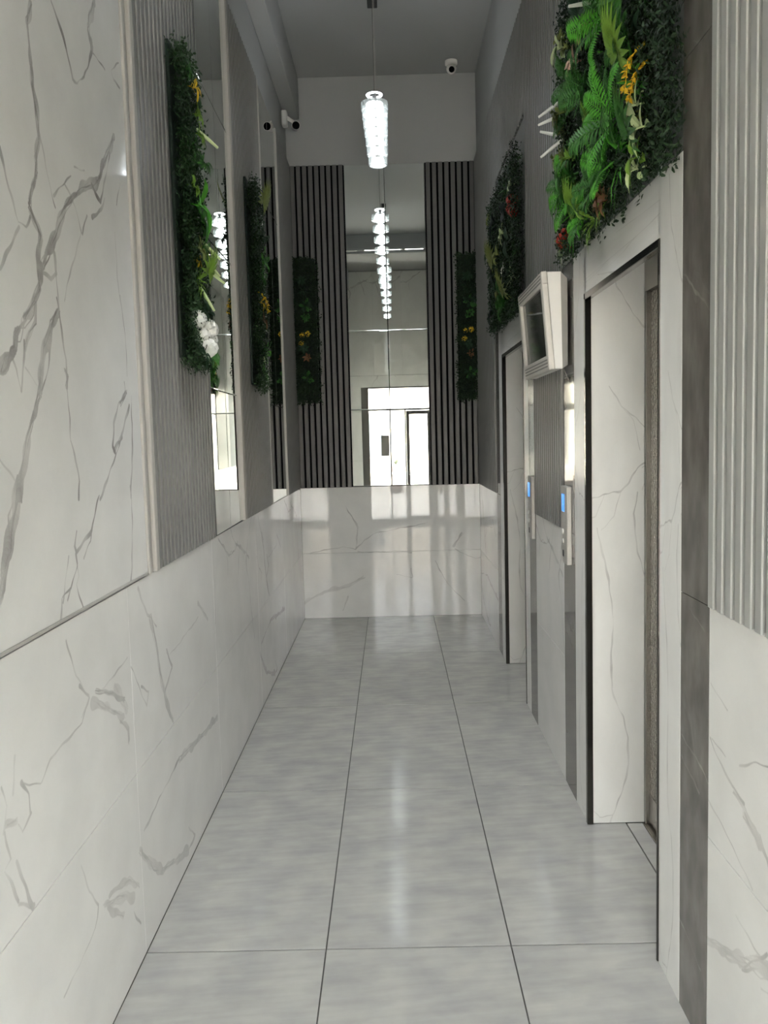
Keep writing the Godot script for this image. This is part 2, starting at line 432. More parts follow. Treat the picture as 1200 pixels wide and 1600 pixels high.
func materials() -> void:
	var white := rgb8(226, 225, 220)
	var vein := rgb8(96, 91, 88)
	# large upper slab on the left: 1.2 x 2.4 m
	M.slab = textured(marble(700, 1400, white, vein, traced(700, 1400, VEIN_SLAB, 1.63, 2.83, 1.22, 3.62, false), 3, 0.03), 0.06)
	# wainscot tiles of the left wall: two columns with the veins that stand there, then generic ones
	M.low_a = textured(marble(640, 620, white, vein, traced(640, 620, VEIN_LEFT, 1.356, 2.60, 0.0, LEDGE, false), 5, 0.03), 0.035)
	M.low_b = textured(marble(640, 620, white, vein, traced(640, 620, VEIN_LEFT, 2.60, 3.844, 0.0, LEDGE, false), 6, 0.03), 0.035)
	M.low_c = textured(marble(640, 620, white, vein, random_veins(640, 620, 5, 0.6, 9, 0.3), 7, 0.03), 0.035)
	M.right_low = textured(marble(640, 620, white, vein, traced(640, 620, VEIN_RIGHT, 0.856, 2.10, 0.0, LEDGE, true), 8, 0.03), 0.1)
	M.end_low = textured(marble(840, 600, white, vein, traced(840, 600, VEIN_END, -0.84, 0.84, 0.0, LEDGE, false), 9, 0.03), 0.022, 0.42)
	M.portal = textured(marble(256, 1200, white, vein, random_veins(256, 1200, 5, 1.2, 6, 0.4), 10, 0.025), 0.22, 0.4)
	M.dark = textured(marble(200, 1200, rgb8(108, 104, 98), rgb8(176, 170, 160), traced(200, 1200, VEIN_DARK, 2.10, 2.31, 0.0, 2.4, true), 11, 0.2, 0.01), 0.07)
	for k in 3:
		M["floor%d" % k] = textured(floor_image(k), 0.11, 0.45)
	M.grout = mat(rgb8(84, 83, 79), 0.9)
	M.plaster = mat(rgb8(166, 166, 163), 0.85)
	M.slat = mat(rgb8(126, 125, 121), 0.38, 0.0, 0.5)
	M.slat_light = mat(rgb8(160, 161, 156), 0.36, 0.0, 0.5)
	M.matte_black = mat(rgb8(10, 10, 10), 0.9, 0.0, 0.15)
	M.slat_dark = mat(rgb8(100, 98, 95), 0.4, 0.0, 0.45)
	M.backing = mat(rgb8(84, 84, 81), 0.7)
	M.backing_dark = mat(rgb8(12, 12, 12), 0.8, 0.0, 0.2)
	M.plate = mat(rgb8(112, 112, 110), 0.3)
	M.mirror = mat(rgb8(232, 235, 230), 0.0, 1.0)
	M.mirror.roughness = 0.004
	M.mirror_edge = mat(rgb8(190, 196, 190), 0.12, 1.0)
	M.chrome = mat(rgb8(92, 90, 86), 0.14, 1.0)
	M.alu = mat(rgb8(178, 175, 168), 0.5, 0.15)
	M.black = mat(rgb8(24, 24, 24), 0.45)
	M.steel = mat(rgb8(176, 172, 165), 0.26, 1.0)
	M.gap = mat(rgb8(40, 39, 37), 0.9)
	M.white_plastic = mat(rgb8(226, 223, 216), 0.4)
	M.bezel = mat(rgb8(206, 201, 192), 0.5)
	M.screen = mat(rgb8(40, 39, 37), 0.05)
	M.glass = mat(Color(0.96, 0.98, 0.97, 0.06), 0.0)
	M.glass.transparency = BaseMaterial3D.TRANSPARENCY_ALPHA
	M.lamp_glass = mat(Color(0.86, 0.88, 0.87, 0.36), 0.1)
	M.lamp_glass.transparency = BaseMaterial3D.TRANSPARENCY_ALPHA
	M.led = mat(Color.WHITE, 0.5)
	M.led.emission_enabled = true
	M.led.emission = rgb8(244, 250, 255)
	M.led.emission_energy_multiplier = 3.8
	M.blue = mat(rgb8(40, 90, 160), 0.2)
	M.blue.emission_enabled = true
	M.blue.emission = rgb8(70, 150, 255)
	M.blue.emission_energy_multiplier = 0.7
	M.frame_dark = mat(rgb8(88, 87, 83), 0.35, 0.5)
	M.paving = mat(rgb8(196, 192, 184), 0.8)
	M.facade = mat(rgb8(214, 204, 190), 0.9)
	M.facade_window = mat(rgb8(70, 78, 84), 0.1)
	# hammered stainless steel: relief from cell noise
	var hn := FastNoiseLite.new()
	hn.noise_type = FastNoiseLite.TYPE_CELLULAR
	hn.cellular_return_type = FastNoiseLite.RETURN_DISTANCE
	hn.frequency = 0.045
	hn.seed = 4
	var ht := NoiseTexture2D.new()
	ht.noise = hn
	ht.width = 512
	ht.height = 512
	ht.seamless = true
	M.hammered = mat(rgb8(196, 192, 184), 0.2, 1.0)
	M.hammered.heightmap_enabled = true
	M.hammered.heightmap_texture = ht
	M.hammered.heightmap_scale = 1.6
	M.hammered.uv1_triplanar = true
	M.hammered.uv1_scale = Vector3(2.6, 2.6, 2.6)

# honed porcelain floor tile: clouds and fine streaks across its short side
func floor_image(k: int) -> Image:
	var w := 400
	var h := 800
	var a := FastNoiseLite.new()
	a.seed = 40 + k
	a.frequency = 0.0065
	a.fractal_octaves = 4
	var b := FastNoiseLite.new()
	b.seed = 60 + k
	b.frequency = 0.012
	b.fractal_octaves = 5
	var out := PackedByteArray()
	out.resize(w * h * 3)
	for y in h:
		for x in w:
			var big := a.get_noise_2d(x, y * 1.2)
			var streak := b.get_noise_2d(x * 0.35 + 20.0 * big, y * 2.6 + x * 0.25)
			var v := 1.0 + 0.075 * big + 0.045 * streak
			var i := (y * w + x) * 3
			out[i] = clampi(int(171 * v), 0, 255)
			out[i + 1] = clampi(int(170 * v), 0, 255)
			out[i + 2] = clampi(int(164 * v - 3.0 * big), 0, 255)
	return Image.create_from_data(w, h, false, Image.FORMAT_RGB8, out)


func _ready() -> void:
	rng.seed = 20240611
	# ---- camera
	var cam := Camera3D.new()
	cam.name = "camera"
	cam.position = Vector3(0, 1.6525, 0)
	cam.basis = Basis(Vector3.UP, 0.011) * Basis(Vector3.RIGHT, -0.089) * Basis(Vector3.BACK, -0.0267)
	cam.fov = rad_to_deg(2.0 * atan(800.0 / 1317.16))
	cam.near = 0.02
	cam.far = 200.0
	add_child(cam)
	# ---- bright overcast sky: the daylight comes in through the glazed entrance behind the camera
	var sky_mat := ProceduralSkyMaterial.new()
	sky_mat.sky_top_color = rgb8(225, 232, 240)
	sky_mat.sky_horizon_color = rgb8(250, 250, 248)
	sky_mat.sky_curve = 0.2
	sky_mat.ground_bottom_color = rgb8(150, 148, 142)
	sky_mat.ground_horizon_color = rgb8(200, 198, 192)
	sky_mat.sky_energy_multiplier = 1.0
	var env := Environment.new()
	env.background_mode = Environment.BG_SKY
	env.sky = Sky.new()
	env.sky.sky_material = sky_mat
	env.background_energy_multiplier = 18.6
	env.tonemap_mode = Environment.TONE_MAPPER_LINEAR
	env.tonemap_exposure = 1.72
	env.sdfgi_enabled = true
	env.ssao_enabled = true
	env.ssil_enabled = true
	var we := WorldEnvironment.new()
	we.name = "environment"
	we.environment = env
	add_child(we)
	var sun := DirectionalLight3D.new()
	sun.name = "hazy_sun"
	sun.light_energy = 13.5
	sun.light_color = rgb8(255, 250, 243)
	sun.light_angular_distance = 6.0
	sun.shadow_enabled = true
	sun.rotation = Vector3(deg_to_rad(-72), deg_to_rad(-150), 0)
	add_child(sun)

	materials()
	shell()
	wainscot()
	cladding()
	mirrors()
	elevators()
	entrance()
	chandeliers()
	fittings()
	greenery()


# ------------------------------------------------------------------ the room shell
func shell() -> void:
	# floor: bedding with every tile that stands in it
	var fl := struct("floor")
	put("screed", box_mesh(Vector3(-1.2, -0.3, -8.0), Vector3(1.3, -0.012, 1.2)), M.grout, fl)
	var xs := [-0.840, -0.254, 0.346, 0.950]
	var row := 0
	for zi in range(-1, 6):
		var z0 := 1.356 + 1.244 * zi
		var z1 := z0 + 1.244
		z0 = maxf(z0, ZD)
		z1 = minf(z1, ZE)
		if z1 - z0 < 0.02: continue
		for i in 3:
			var g := 0.0040
			var gz := 0.0065
			var w: float = xs[i + 1] - xs[i] - g
			var h := z1 - z0 - gz
			var key := "floor%d" % ((i + zi + 3) % 3)
			var uv := Rect2(0, 0, minf(1.0, w / 0.6), minf(1.0, h / 1.244))
			if (row + i) % 2: uv = Rect2(uv.end.x, uv.end.y, -uv.size.x, -uv.size.y)
			put("tile", slab_mesh(w, h, 0.012, 0.001, uv), M[key], fl, on_floor(xs[i] + g / 2, z0 + gz / 2))
		row += 1
	# ceiling and the dropped beam along the left wall
	var ce := struct("ceiling")
	put("slab", box_mesh(Vector3(-1.2, CEIL, -8.0), Vector3(1.3, CEIL + 0.2, 1.2)), M.plaster, ce)
	put("side_beam", box_mesh(Vector3(XL - 0.02, 4.44, -ZE), Vector3(-0.737, CEIL, 1.0), 0.004), M.plaster, ce)
	put("cross_beam", box_mesh(Vector3(-0.737, 4.5, -1.88), Vector3(XR + 0.01, CEIL, -1.25), 0.004), M.plaster, ce)
	# left wall
	var wl := struct("wall_left")
	put("masonry", box_mesh(Vector3(XL - 0.3, 0, -8.0), Vector3(XL - 0.02, CEIL, 1.2)), M.plaster, wl)
	# right wall with the two lift openings
	var wr := struct("wall_right")
	var st := begin()
	var x0 := XR + 0.02
	var x1 := XR + 0.5
	bx(st, Vector3(x0, 0, -2.50), Vector3(x1, 2.40, 1.2))
	bx(st, Vector3(x0, 0, -5.04), Vector3(x1, 2.40, -3.45))
	bx(st, Vector3(x0, 0, -8.0), Vector3(x1, 2.40, -5.97))
	bx(st, Vector3(x0, 2.40, -8.0), Vector3(x1, CEIL, 1.2))
	bx(st, Vector3(1.14, 0, -3.45), Vector3(x1, 2.40, -2.50))
	bx(st, Vector3(1.14, 0, -5.97), Vector3(x1, 2.40, -5.04))
	put("masonry", done(st), M.plaster, wr)
	# end wall
	var wb := struct("wall_end")
	put("masonry", box_mesh(Vector3(XL - 0.3, 0, -ZE - 0.3), Vector3(XR + 0.5, CEIL, -ZE - 0.02)), M.plaster, wb)
	put("plaster_band", box_mesh(Vector3(XL - 0.02, TOP, -ZE - 0.02), Vector3(XR + 0.02, CEIL, -ZE)), M.plaster, wb)


# one tile of a wainscot as a child of a wall
func wall_tile(wall: Node, key: String, t: Transform3D, w: float, h: float, uv: Rect2) -> void:
	var g := 0.0016
	t.origin += t.basis * Vector3(g / 2, g / 2, 0)
	put("tile", slab_mesh(w - g, h - g, 0.019, 0.0008, uv), M[key], wall, t)

func wainscot() -> void:
	var wl := get_node("wall_left")
	var half := LEDGE / 2
	for zi in range(-2, 6):
		var z0 := 1.356 + 1.244 * zi
		var z1 := z0 + 1.244
		var a := maxf(z0, ZD)
		var b := minf(z1, ZE)
		if b - a < 0.03: continue
		var key: String = "low_a" if zi == 0 else ("low_b" if zi == 1 else ["low_c", "low_a", "low_c", "low_b"][(zi + 4) % 4])
		for r in 2:
			wall_tile(wl, key, on_left(a, half * r), b - a, half, Rect2((a - z0) / 1.244, 0.5 - 0.5 * r, (b - a) / 1.244, 0.5))
	# great slabs above the wainscot, near the entrance
	for d in [[0.43, 1.63], [1.63, 2.832], [-0.77, 0.43]]:
		for r in [[1.216, 2.4], [3.616, 0.424]]:
			var uv := Rect2(0, 0, 1, 1) if r[1] > 1 else Rect2(0, 0.4, 1, 0.17)
			if d[0] < 1.0: uv = Rect2(1, uv.position.y + uv.size.y, -1, -uv.size.y)
			wall_tile(wl, "slab", on_left(d[0], r[0]), d[1] - d[0], r[1], uv)
	# right wall, between entrance and first lift, and between the lifts
	var wr := get_node("wall_right")
	for r in 2:
		var v := 0.5 - 0.5 * r
		wall_tile(wr, "right_low", on_right(2.10, half * r), 1.244, half, Rect2(0, v, 1, 0.5))
		wall_tile(wr, "low_c", on_right(0.856, half * r), 1.244, half, Rect2(0, v, 1, 0.5))
		wall_tile(wr, "low_a", on_right(-0.388, half * r), 0.612, half, Rect2(0, v, 0.5, 0.5))
		wall_tile(wr, "low_c", on_right(4.66, half * r), 0.76, half, Rect2(0.2, v, 0.61, 0.5))
		wall_tile(wr, "low_b", on_right(ZE, half * r), 1.30, half, Rect2(0, v, 1, 0.5))
	# end wall: two rows of long tiles
	var we := get_node("wall_end")
	var w := XR - XL
	for r in 2:
		wall_tile(we, "end_low", on_end(XL, half * r), w, half, Rect2(0, 0.5 - 0.5 * r, 1, 0.5))


# ------------------------------------------------------------------ slatted panels
# a panel of vertical slats: `t` its lower left corner; each slat is a part
func slat_panel(label: String, t: Transform3D, w: float, h: float, dark := false, tone := "slat") -> Node3D:
	var o := thing("slat_panel", label, "wall panel", Vector3.ZERO, "")
	o.transform = t
	put("backing_board", box_mesh(Vector3(0, 0, -0.018), Vector3(w, h, -0.008)), M.backing_dark if dark else M.backing, o)
	var key := "slat%d_%d" % [int(h * 1000), 1 if dark else 0]
	if not Q.has(key):
		Q[key] = box_mesh(Vector3(-0.018, 0, -0.0085), Vector3(0.018, h, 0.009), 0.003)
	var n := int(round(w / PITCH))
	for i in n:
		put("slat", Q[key], M.slat_dark if dark else M[tone], o, Transform3D(Basis(), Vector3((i + 0.5) * w / n, 0, 0)))
	return o

func cladding() -> void:
	var h := TOP - LEDGE
	slat_panel("grey slatted panel on the left wall, behind the plant strip with white blossoms", on_left(2.945, LEDGE), 0.985, h)
	slat_panel("grey slatted wall panel on the left wall between the two tall mirrors", on_left(4.785, LEDGE), 1.015, h)
	slat_panel("narrow grey slatted panel on the left wall in the far corner beside the end wall", on_left(6.73, LEDGE), 0.895, h)
	slat_panel("dark slatted panel on the end wall left of the mirror", on_end(XL, LEDGE, 0.02), 0.478, h, true)
	slat_panel("dark slatted panel on the end wall right of the mirror", on_end(0.352, LEDGE, 0.02), XR - 0.352, h, true)
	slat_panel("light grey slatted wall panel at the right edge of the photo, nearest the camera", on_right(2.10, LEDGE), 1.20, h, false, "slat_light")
	slat_panel("grey slatted panel above the first lift, over the big plant panel", on_right(3.66, 3.43), 1.35, TOP - 3.43)
	slat_panel("grey slatted wall panel between the two lifts behind the monitor", on_right(4.66, LEDGE), 0.76, h)
	slat_panel("grey slatted panel above the second lift, over the dim plant panel", on_right(6.17, 3.43), 1.29, TOP - 3.43)
	slat_panel("grey slatted wall panel on the right wall between the second lift and the end wall", on_right(ZE - 0.033, LEDGE), 1.245, h)
	# strips of slats above the dark pilasters
	slat_panel("narrow grey slatted strip above the dark pilaster right after the first lift", on_right(3.90, 2.39), 0.235, TOP - 2.39)
	slat_panel("narrow grey slatted strip above the dark pilaster before the second lift", on_right(4.88, 2.39), 0.215, TOP - 2.39)
	slat_panel("narrow grey slatted strip above the dark pilaster after the second lift", on_right(6.38, 2.39), 0.205, TOP - 2.39)
	# slab edge and metal profiles at the left wall
	var p := thing("edge_profile", "pale metal edge profile upright between marble slab and slatted panel", "trim")
	put("outer_strip", box_mesh(Vector3(0, 0, -0.012), Vector3(0.038, h, 0.014), 0.003), M.alu, p, on_left(2.90, LEDGE))
	put("inner_strip", box_mesh(Vector3(0, 0, -0.012), Vector3(0.034, h, 0.006), 0.003), M.alu, p, on_left(2.84, LEDGE))
	put("shadow_gap", box_mesh(Vector3(0, 0, -0.016), Vector3(0.026, h, -0.010)), M.gap, p, on_left(2.874, LEDGE))
	var q := thing("ledge_profile", "slim metal ledge profile under the great marble slab on the left wall", "trim")
	put("strip", box_mesh(Vector3(0, 0, -0.012), Vector3(3.6, 0.008, 0.004), 0.001), M.alu, q, on_left(-0.77, LEDGE + 0.004))


# ------------------------------------------------------------------ mirrors: bevelled panes in a grid
func mirror_wall(label: String, t: Transform3D, w: float, cols: int, lines: Array) -> Node3D:
	var o := thing("wall_mirror", label, "mirror")
	o.transform = t
	put("backing_board", box_mesh(Vector3(0, 0, -0.018), Vector3(w, TOP - LEDGE, -0.006)), M.gap, o)
	for c in cols:
		for r in lines.size() - 1:
			var g := 0.0022
			var x0 := w * c / cols + g / 2
			var x1 := w * (c + 1) / cols - g / 2
			var y0: float = lines[r] - LEDGE + g / 2
			var y1: float = lines[r + 1] - LEDGE - g / 2
			var b := 0.004
			var st := begin()
			quad(st, Vector3(x0 + b, y0 + b, 0), Vector3(x1 - b, y0 + b, 0), Vector3(x1 - b, y1 - b, 0), Vector3(x0 + b, y1 - b, 0))
			var f := [Vector3(x0 + b, y0 + b, 0), Vector3(x1 - b, y0 + b, 0), Vector3(x1 - b, y1 - b, 0), Vector3(x0 + b, y1 - b, 0)]
			var k := [Vector3(x0, y0, -0.001), Vector3(x1, y0, -0.001), Vector3(x1, y1, -0.001), Vector3(x0, y1, -0.001)]
			for i in 4:
				quad(st, k[i], k[(i + 1) % 4], f[(i + 1) % 4], f[i])
			for i in 4:
				var dn := Vector3(0, 0, -0.005)
				quad(st, k[i] + dn, k[(i + 1) % 4] + dn, k[(i + 1) % 4], k[i])
			put("mirror_pane", done(st), M.mirror, o)
	return o

func mirrors() -> void:
	var lines := [LEDGE + 0.004, 1.90, 2.60, 3.30, TOP]
	mirror_wall("tall mirror in the middle of the end wall, reflecting the bright entrance", on_end(-0.362, LEDGE, 0.004), 0.712, 2, lines)
	var a := mirror_wall("tall mirror on the left wall nearer the camera, between two slatted panels", on_left(3.945, LEDGE, 0.006), 0.755, 2, lines)
	mirror_wall("tall dim mirror on the left wall farther back, near the end wall", on_left(5.83, LEDGE, 0.002), 0.87, 2, lines)
	a.transform = a.transform * Transform3D(Basis(Vector3.UP, deg_to_rad(0.8)), Vector3.ZERO)
	var h := TOP - LEDGE
	for d in [[4.708, "slim metal edging at the far side of the nearer left mirror"], [5.808, "slim metal edging at the near side of the far left mirror"], [6.705, "slim metal edging at the far side of the far left mirror"]]:
		var p := thing("edge_profile", d[1], "trim")
		put("strip", box_mesh(Vector3(0, 0, -0.012), Vector3(0.02, h, 0.012), 0.003), M.alu, p, on_left(d[0], LEDGE))
		if d[0] < 5.0:
			put("second_strip", box_mesh(Vector3(0.034, 0, -0.012), Vector3(0.07, h, 0.01), 0.003), M.alu, p, on_left(d[0], LEDGE))


# ------------------------------------------------------------------ lifts: marble portal, steel door, dark pilasters
func elevators() -> void:
	lift("door_1", 2.50, 3.45, 2.312, 3.660)
	lift("door_2", 5.04, 5.97, 4.882, 6.172)
	pilaster("dark marble pilaster nearest the camera, between the light slats and the first lift portal", 2.102, 2.31, [0.0, LEDGE, 2.61, TOP])
	pilaster("dark marble pilaster right after the first lift portal, behind the nearer call panel", 3.662, 3.898, [0.0, LEDGE, 2.385])
	pilaster("dark marble pilaster just before the second lift portal, behind the farther call panel", 4.662, 4.88, [0.0, LEDGE, 2.385])
	pilaster("dark marble pilaster beyond the second lift portal", 6.174, 6.378, [0.0, LEDGE, 2.385])

func pilaster(label: String, d0: float, d1: float, ys: Array) -> void:
	var o := thing("pilaster", label, "pilaster")
	for i in ys.size() - 1:
		var h: float = ys[i + 1] - ys[i]
		var uv := Rect2(0, 1.0 - ys[i + 1] / 2.41, 1, h / 2.41) if ys[i + 1] < 2.5 else Rect2(0, 0.02 + 0.3 * (i % 2), 1, 0.5)
		if ys[i] < 2.5 and ys[i + 1] > 2.5: uv = Rect2(0, 0.0, 1, 0.5)
		put("slab", slab_mesh(d1 - d0, h - 0.0015, 0.019, 0.0008, uv), M.dark, o, on_right(d1, ys[i]))

func lift(called: String, a: float, b: float, oa: float, ob: float) -> void:
	var o := struct(called)
	var head := 2.19
	var top := 2.385
	var off := 0.0
	# slabs on the wall face
	put("jamb", slab_mesh(a - oa, top, 0.03, 0.0012, Rect2(0, 0, 1, 1)), M.portal, o, on_right(a, 0, off))
	put("jamb", slab_mesh(ob - b, top, 0.03, 0.0012, Rect2(1, 0, -1, 1)), M.portal, o, on_right(ob, 0, off))
	put("lintel", slab_mesh(b - a - 0.005, top - head, 0.03, 0.0012, Rect2(0, 0.1, 0.8, 0.5)), M.portal, o, on_right(b - 0.0025, head, off))
	# reveals
	var dep := 0.235
	var rev := put("reveal", slab_mesh(dep, 2.40, 0.02, 0.001, Rect2(0, 0, 1, 1)), M.portal, o)
	rev.transform = Transform3D(Basis(), Vector3(XR + 0.0, 0.003, -b + 0.012))
	var rev2 := put("reveal", slab_mesh(dep, 2.40, 0.02, 0.001, Rect2(1, 0, -1, 1)), M.portal, o)
	rev2.transform = Transform3D(Basis(Vector3.UP, PI), Vector3(XR + dep, 0.003, -a - 0.012))
	put("soffit", box_mesh(Vector3(XR + 0.026, 2.375, -b + 0.013), Vector3(1.13, 2.399, -a - 0.013)), M.plaster, o)
	# dark chrome angle round the opening
	var st := begin()
	bx(st, Vector3(XR - off - 0.005, 0.002, -a - 0.008), Vector3(XR + 0.02, head + 0.012, -a + 0.003), 0.002)
	bx(st, Vector3(XR - off - 0.005, 0.002, -b - 0.003), Vector3(XR + 0.02, head + 0.012, -b + 0.022), 0.002)
	bx(st, Vector3(XR - off - 0.005, head - 0.014, -b), Vector3(XR + 0.02, head + 0.012, -a), 0.002)
	put("metal_edge", done(st), M.chrome, o)
	# steel frame, header, leaves and sill
	st = begin()
	bx(st, Vector3(XR + dep, 2.20, -b + 0.012), Vector3(1.06, 2.375, -a - 0.012), 0.002)
	put("header_plate", done(st), M.steel, o)
	st = begin()
	bx(st, Vector3(XR + dep + 0.001, 0.003, -b + 0.012), Vector3(1.06, 2.20, -b + 0.03), 0.002)
	bx(st, Vector3(XR + dep + 0.001, 0.003, -a - 0.03), Vector3(1.06, 2.20, -a - 0.012), 0.002)
	put("door_frame", done(st), M.steel, o)
	var mid := (a + b) / 2
	for s in [0, 1]:
		var d0 := a + 0.031 if s == 0 else mid + 0.0015
		var d1 := mid - 0.0015 if s == 0 else b - 0.031
		var leaf := put("door_leaf", box_mesh(Vector3(1.045, 0.012, -d1), Vector3(1.075, 2.199, -d0), 0.003), M.hammered, o)
		put("kick_plate", box_mesh(Vector3(1.0425, 0.014, -d1 + 0.004), Vector3(1.045, 0.13, -d0 - 0.004), 0.001), M.steel, leaf)
	st = begin()
	bx(st, Vector3(1.02, -0.012, -b + 0.012), Vector3(1.12, 0.001, -a - 0.012), 0.001)
	put("sill", done(st), M.steel, o)
	put("threshold_tile", slab_mesh(0.065, b - a - 0.024, 0.012, 0.001, Rect2(0, 0, 0.12, 0.75)), M.floor1, o, on_floor(0.953, a + 0.012))


# ------------------------------------------------------------------ glazed entrance behind the camera, pavement and street front outside
func entrance() -> void:
	var w := struct("wall_entrance")
	var z0 := -ZD
	var z1 := -ZD + 0.2
	var st := begin()
	bx(st, Vector3(XL - 0.3, 0, z0 + 0.02), Vector3(-0.56, CEIL, z1))
	bx(st, Vector3(0.775, 0, z0 + 0.02), Vector3(XR + 0.5, CEIL, z1))
	bx(st, Vector3(-0.56, 2.60, z0 + 0.02), Vector3(0.775, CEIL, z1))
	put("masonry", done(st), M.plaster, w)
	for r in [[0.0, 1.2], [1.2, 1.0], [2.2, 0.62]]:
		put("tile", slab_mesh(0.279, r[1] - 0.002, 0.019, 0.001, Rect2(0.1, 0.2, 0.5, 0.6)), M.low_c, w, on_entry(-0.561, r[0]))
	put("tile", slab_mesh(1.35, 0.22, 0.019, 0.001, Rect2(0.1, 0.2, 0.8, 0.16)), M.low_c, w, on_entry(0.789, 2.602))
	for k in 3:
		put("tile", slab_mesh(0.542, 1.95, 0.019, 0.001, Rect2(0.2 * k, 0, 0.4, 1)), M.low_c, w, on_entry(XR - 0.543 * k, 2.825))
	var o := struct("door_3")
	st = begin()
	bx(st, Vector3(-0.56, 0, z0), Vector3(-0.42, 2.60, z0 + 0.07), 0.004)
	bx(st, Vector3(0.755, 0, z0), Vector3(0.775, 2.60, z0 + 0.07), 0.004)
	bx(st, Vector3(-0.56, 2.575, z0 + 0.002), Vector3(0.775, 2.60, z0 + 0.068), 0.004)
	bx(st, Vector3(-0.44, 2.15, z0 + 0.002), Vector3(0.765, 2.185, z0 + 0.068), 0.004)
	bx(st, Vector3(-0.03, 0, z0 + 0.004), Vector3(0.0, 2.16, z0 + 0.066), 0.004)
	bx(st, Vector3(0.262, 0, z0 + 0.004), Vector3(0.29, 2.16, z0 + 0.066), 0.004)
	bx(st, Vector3(-0.44, 0, z0 + 0.004), Vector3(0.27, 0.05, z0 + 0.066), 0.004)
	put("frame", done(st), M.frame_dark, o)
	for g in [[-0.43, -0.02, 0.04, 2.16], [-0.01, 0.27, 0.04, 2.16], [-0.43, 0.765, 2.17, 2.59]]:
		put("pane", box_mesh(Vector3(g[0], g[2], z0 + 0.032), Vector3(g[1], g[3], z0 + 0.038)), M.glass, o)
	st = begin()
	bx(st, Vector3(0.292, 0.01, z0 + 0.01), Vector3(0.355, 2.14, z0 + 0.058), 0.004)
	bx(st, Vector3(0.70, 0.01, z0 + 0.01), Vector3(0.753, 2.14, z0 + 0.058), 0.004)
	bx(st, Vector3(0.35, 2.07, z0 + 0.012), Vector3(0.705, 2.14, z0 + 0.056), 0.004)
	bx(st, Vector3(0.35, 0.01, z0 + 0.012), Vector3(0.705, 0.10, z0 + 0.056), 0.004)
	var leaf := put("door_leaf", done(st), M.frame_dark, o)
	put("pane", box_mesh(Vector3(0.35, 0.09, z0 + 0.032), Vector3(0.705, 2.08, z0 + 0.038)), M.glass, leaf)
	st = begin()
	tube(st, [Vector3(0.335, 0.90, z0 + 0.01), Vector3(0.335, 0.90, z0 - 0.04), Vector3(0.335, 1.20, z0 - 0.04), Vector3(0.335, 1.20, z0 + 0.01)], [0.009, 0.009, 0.009, 0.009], 8)
	put("handle", done(st), M.chrome, leaf)
	var n := tag(put("notice_board", box_mesh(Vector3(-0.20, 1.28, z0 + 0.018), Vector3(-0.04, 1.68, z0 + 0.0315), 0.002), mat(rgb8(120, 118, 112), 0.7), self), "grey notice sheet on the entrance glass, seen in the end mirror", "notice")
	n.set_meta("label", "grey notice sheet hanging on the entrance glass, seen in the end mirror")
	# stone urn with a spiky plant on the pavement
	var ur := thing("potted_plant", "spiky plant in a tall stone planter out on the pavement, seen in the end mirror", "planter", Vector3(0.12, -0.02, 9.6))
	st = begin()
	lathe(st, [Vector2(0, 0), Vector2(0.21, 0), Vector2(0.21, 0.12), Vector2(0, 0.12)], 20)
	put("plinth", done(st), M.black, ur)
	st = begin()
	lathe(st, [Vector2(0, 0.12), Vector2(0.19, 0.12), Vector2(0.17, 0.25), Vector2(0.11, 0.6), Vector2(0.13, 0.68), Vector2(0.16, 0.78), Vector2(0.15, 0.86), Vector2(0.0, 0.84)], 20)
	put("planter_body", done(st), mat(rgb8(96, 74, 66), 0.8), ur)
	st = begin()
	for k in 26:
		var a := k * 2.4
		blade(st, Vector3(0, 0.84, 0), Vector3(cos(a), 0.5 + 1.6 * fmod(k * 0.37, 1.0), sin(a)), Vector3(-cos(a), 1.0, -sin(a)).normalized(), 0.36, 0.03, 0.3)
	put("foliage", done(st), green(rgb8(60, 66, 48)), ur)
	var g := struct("pavement")
	put("paving", box_mesh(Vector3(-14, -0.3, 1.2), Vector3(14, -0.02, 16)), M.paving, g)
	var b := thing("building", "pale low street front across from the glass entrance, seen in the mirror", "building", Vector3(0, 0, 14))
	put("wall", box_mesh(Vector3(-12, -0.02, 0), Vector3(12, 3.4, 3)), M.facade, b)
	for k in 8:
		var x := -9.6 + 2.7 * k
		var fr := put("window_frame", box_mesh(Vector3(x, 0.9, -0.06), Vector3(x + 1.3, 2.5, 0.02), 0.02), M.white_plastic, b)
		put("pane", box_mesh(Vector3(x + 0.08, 0.98, -0.07), Vector3(x + 1.22, 2.42, -0.055)), M.facade_window, fr)


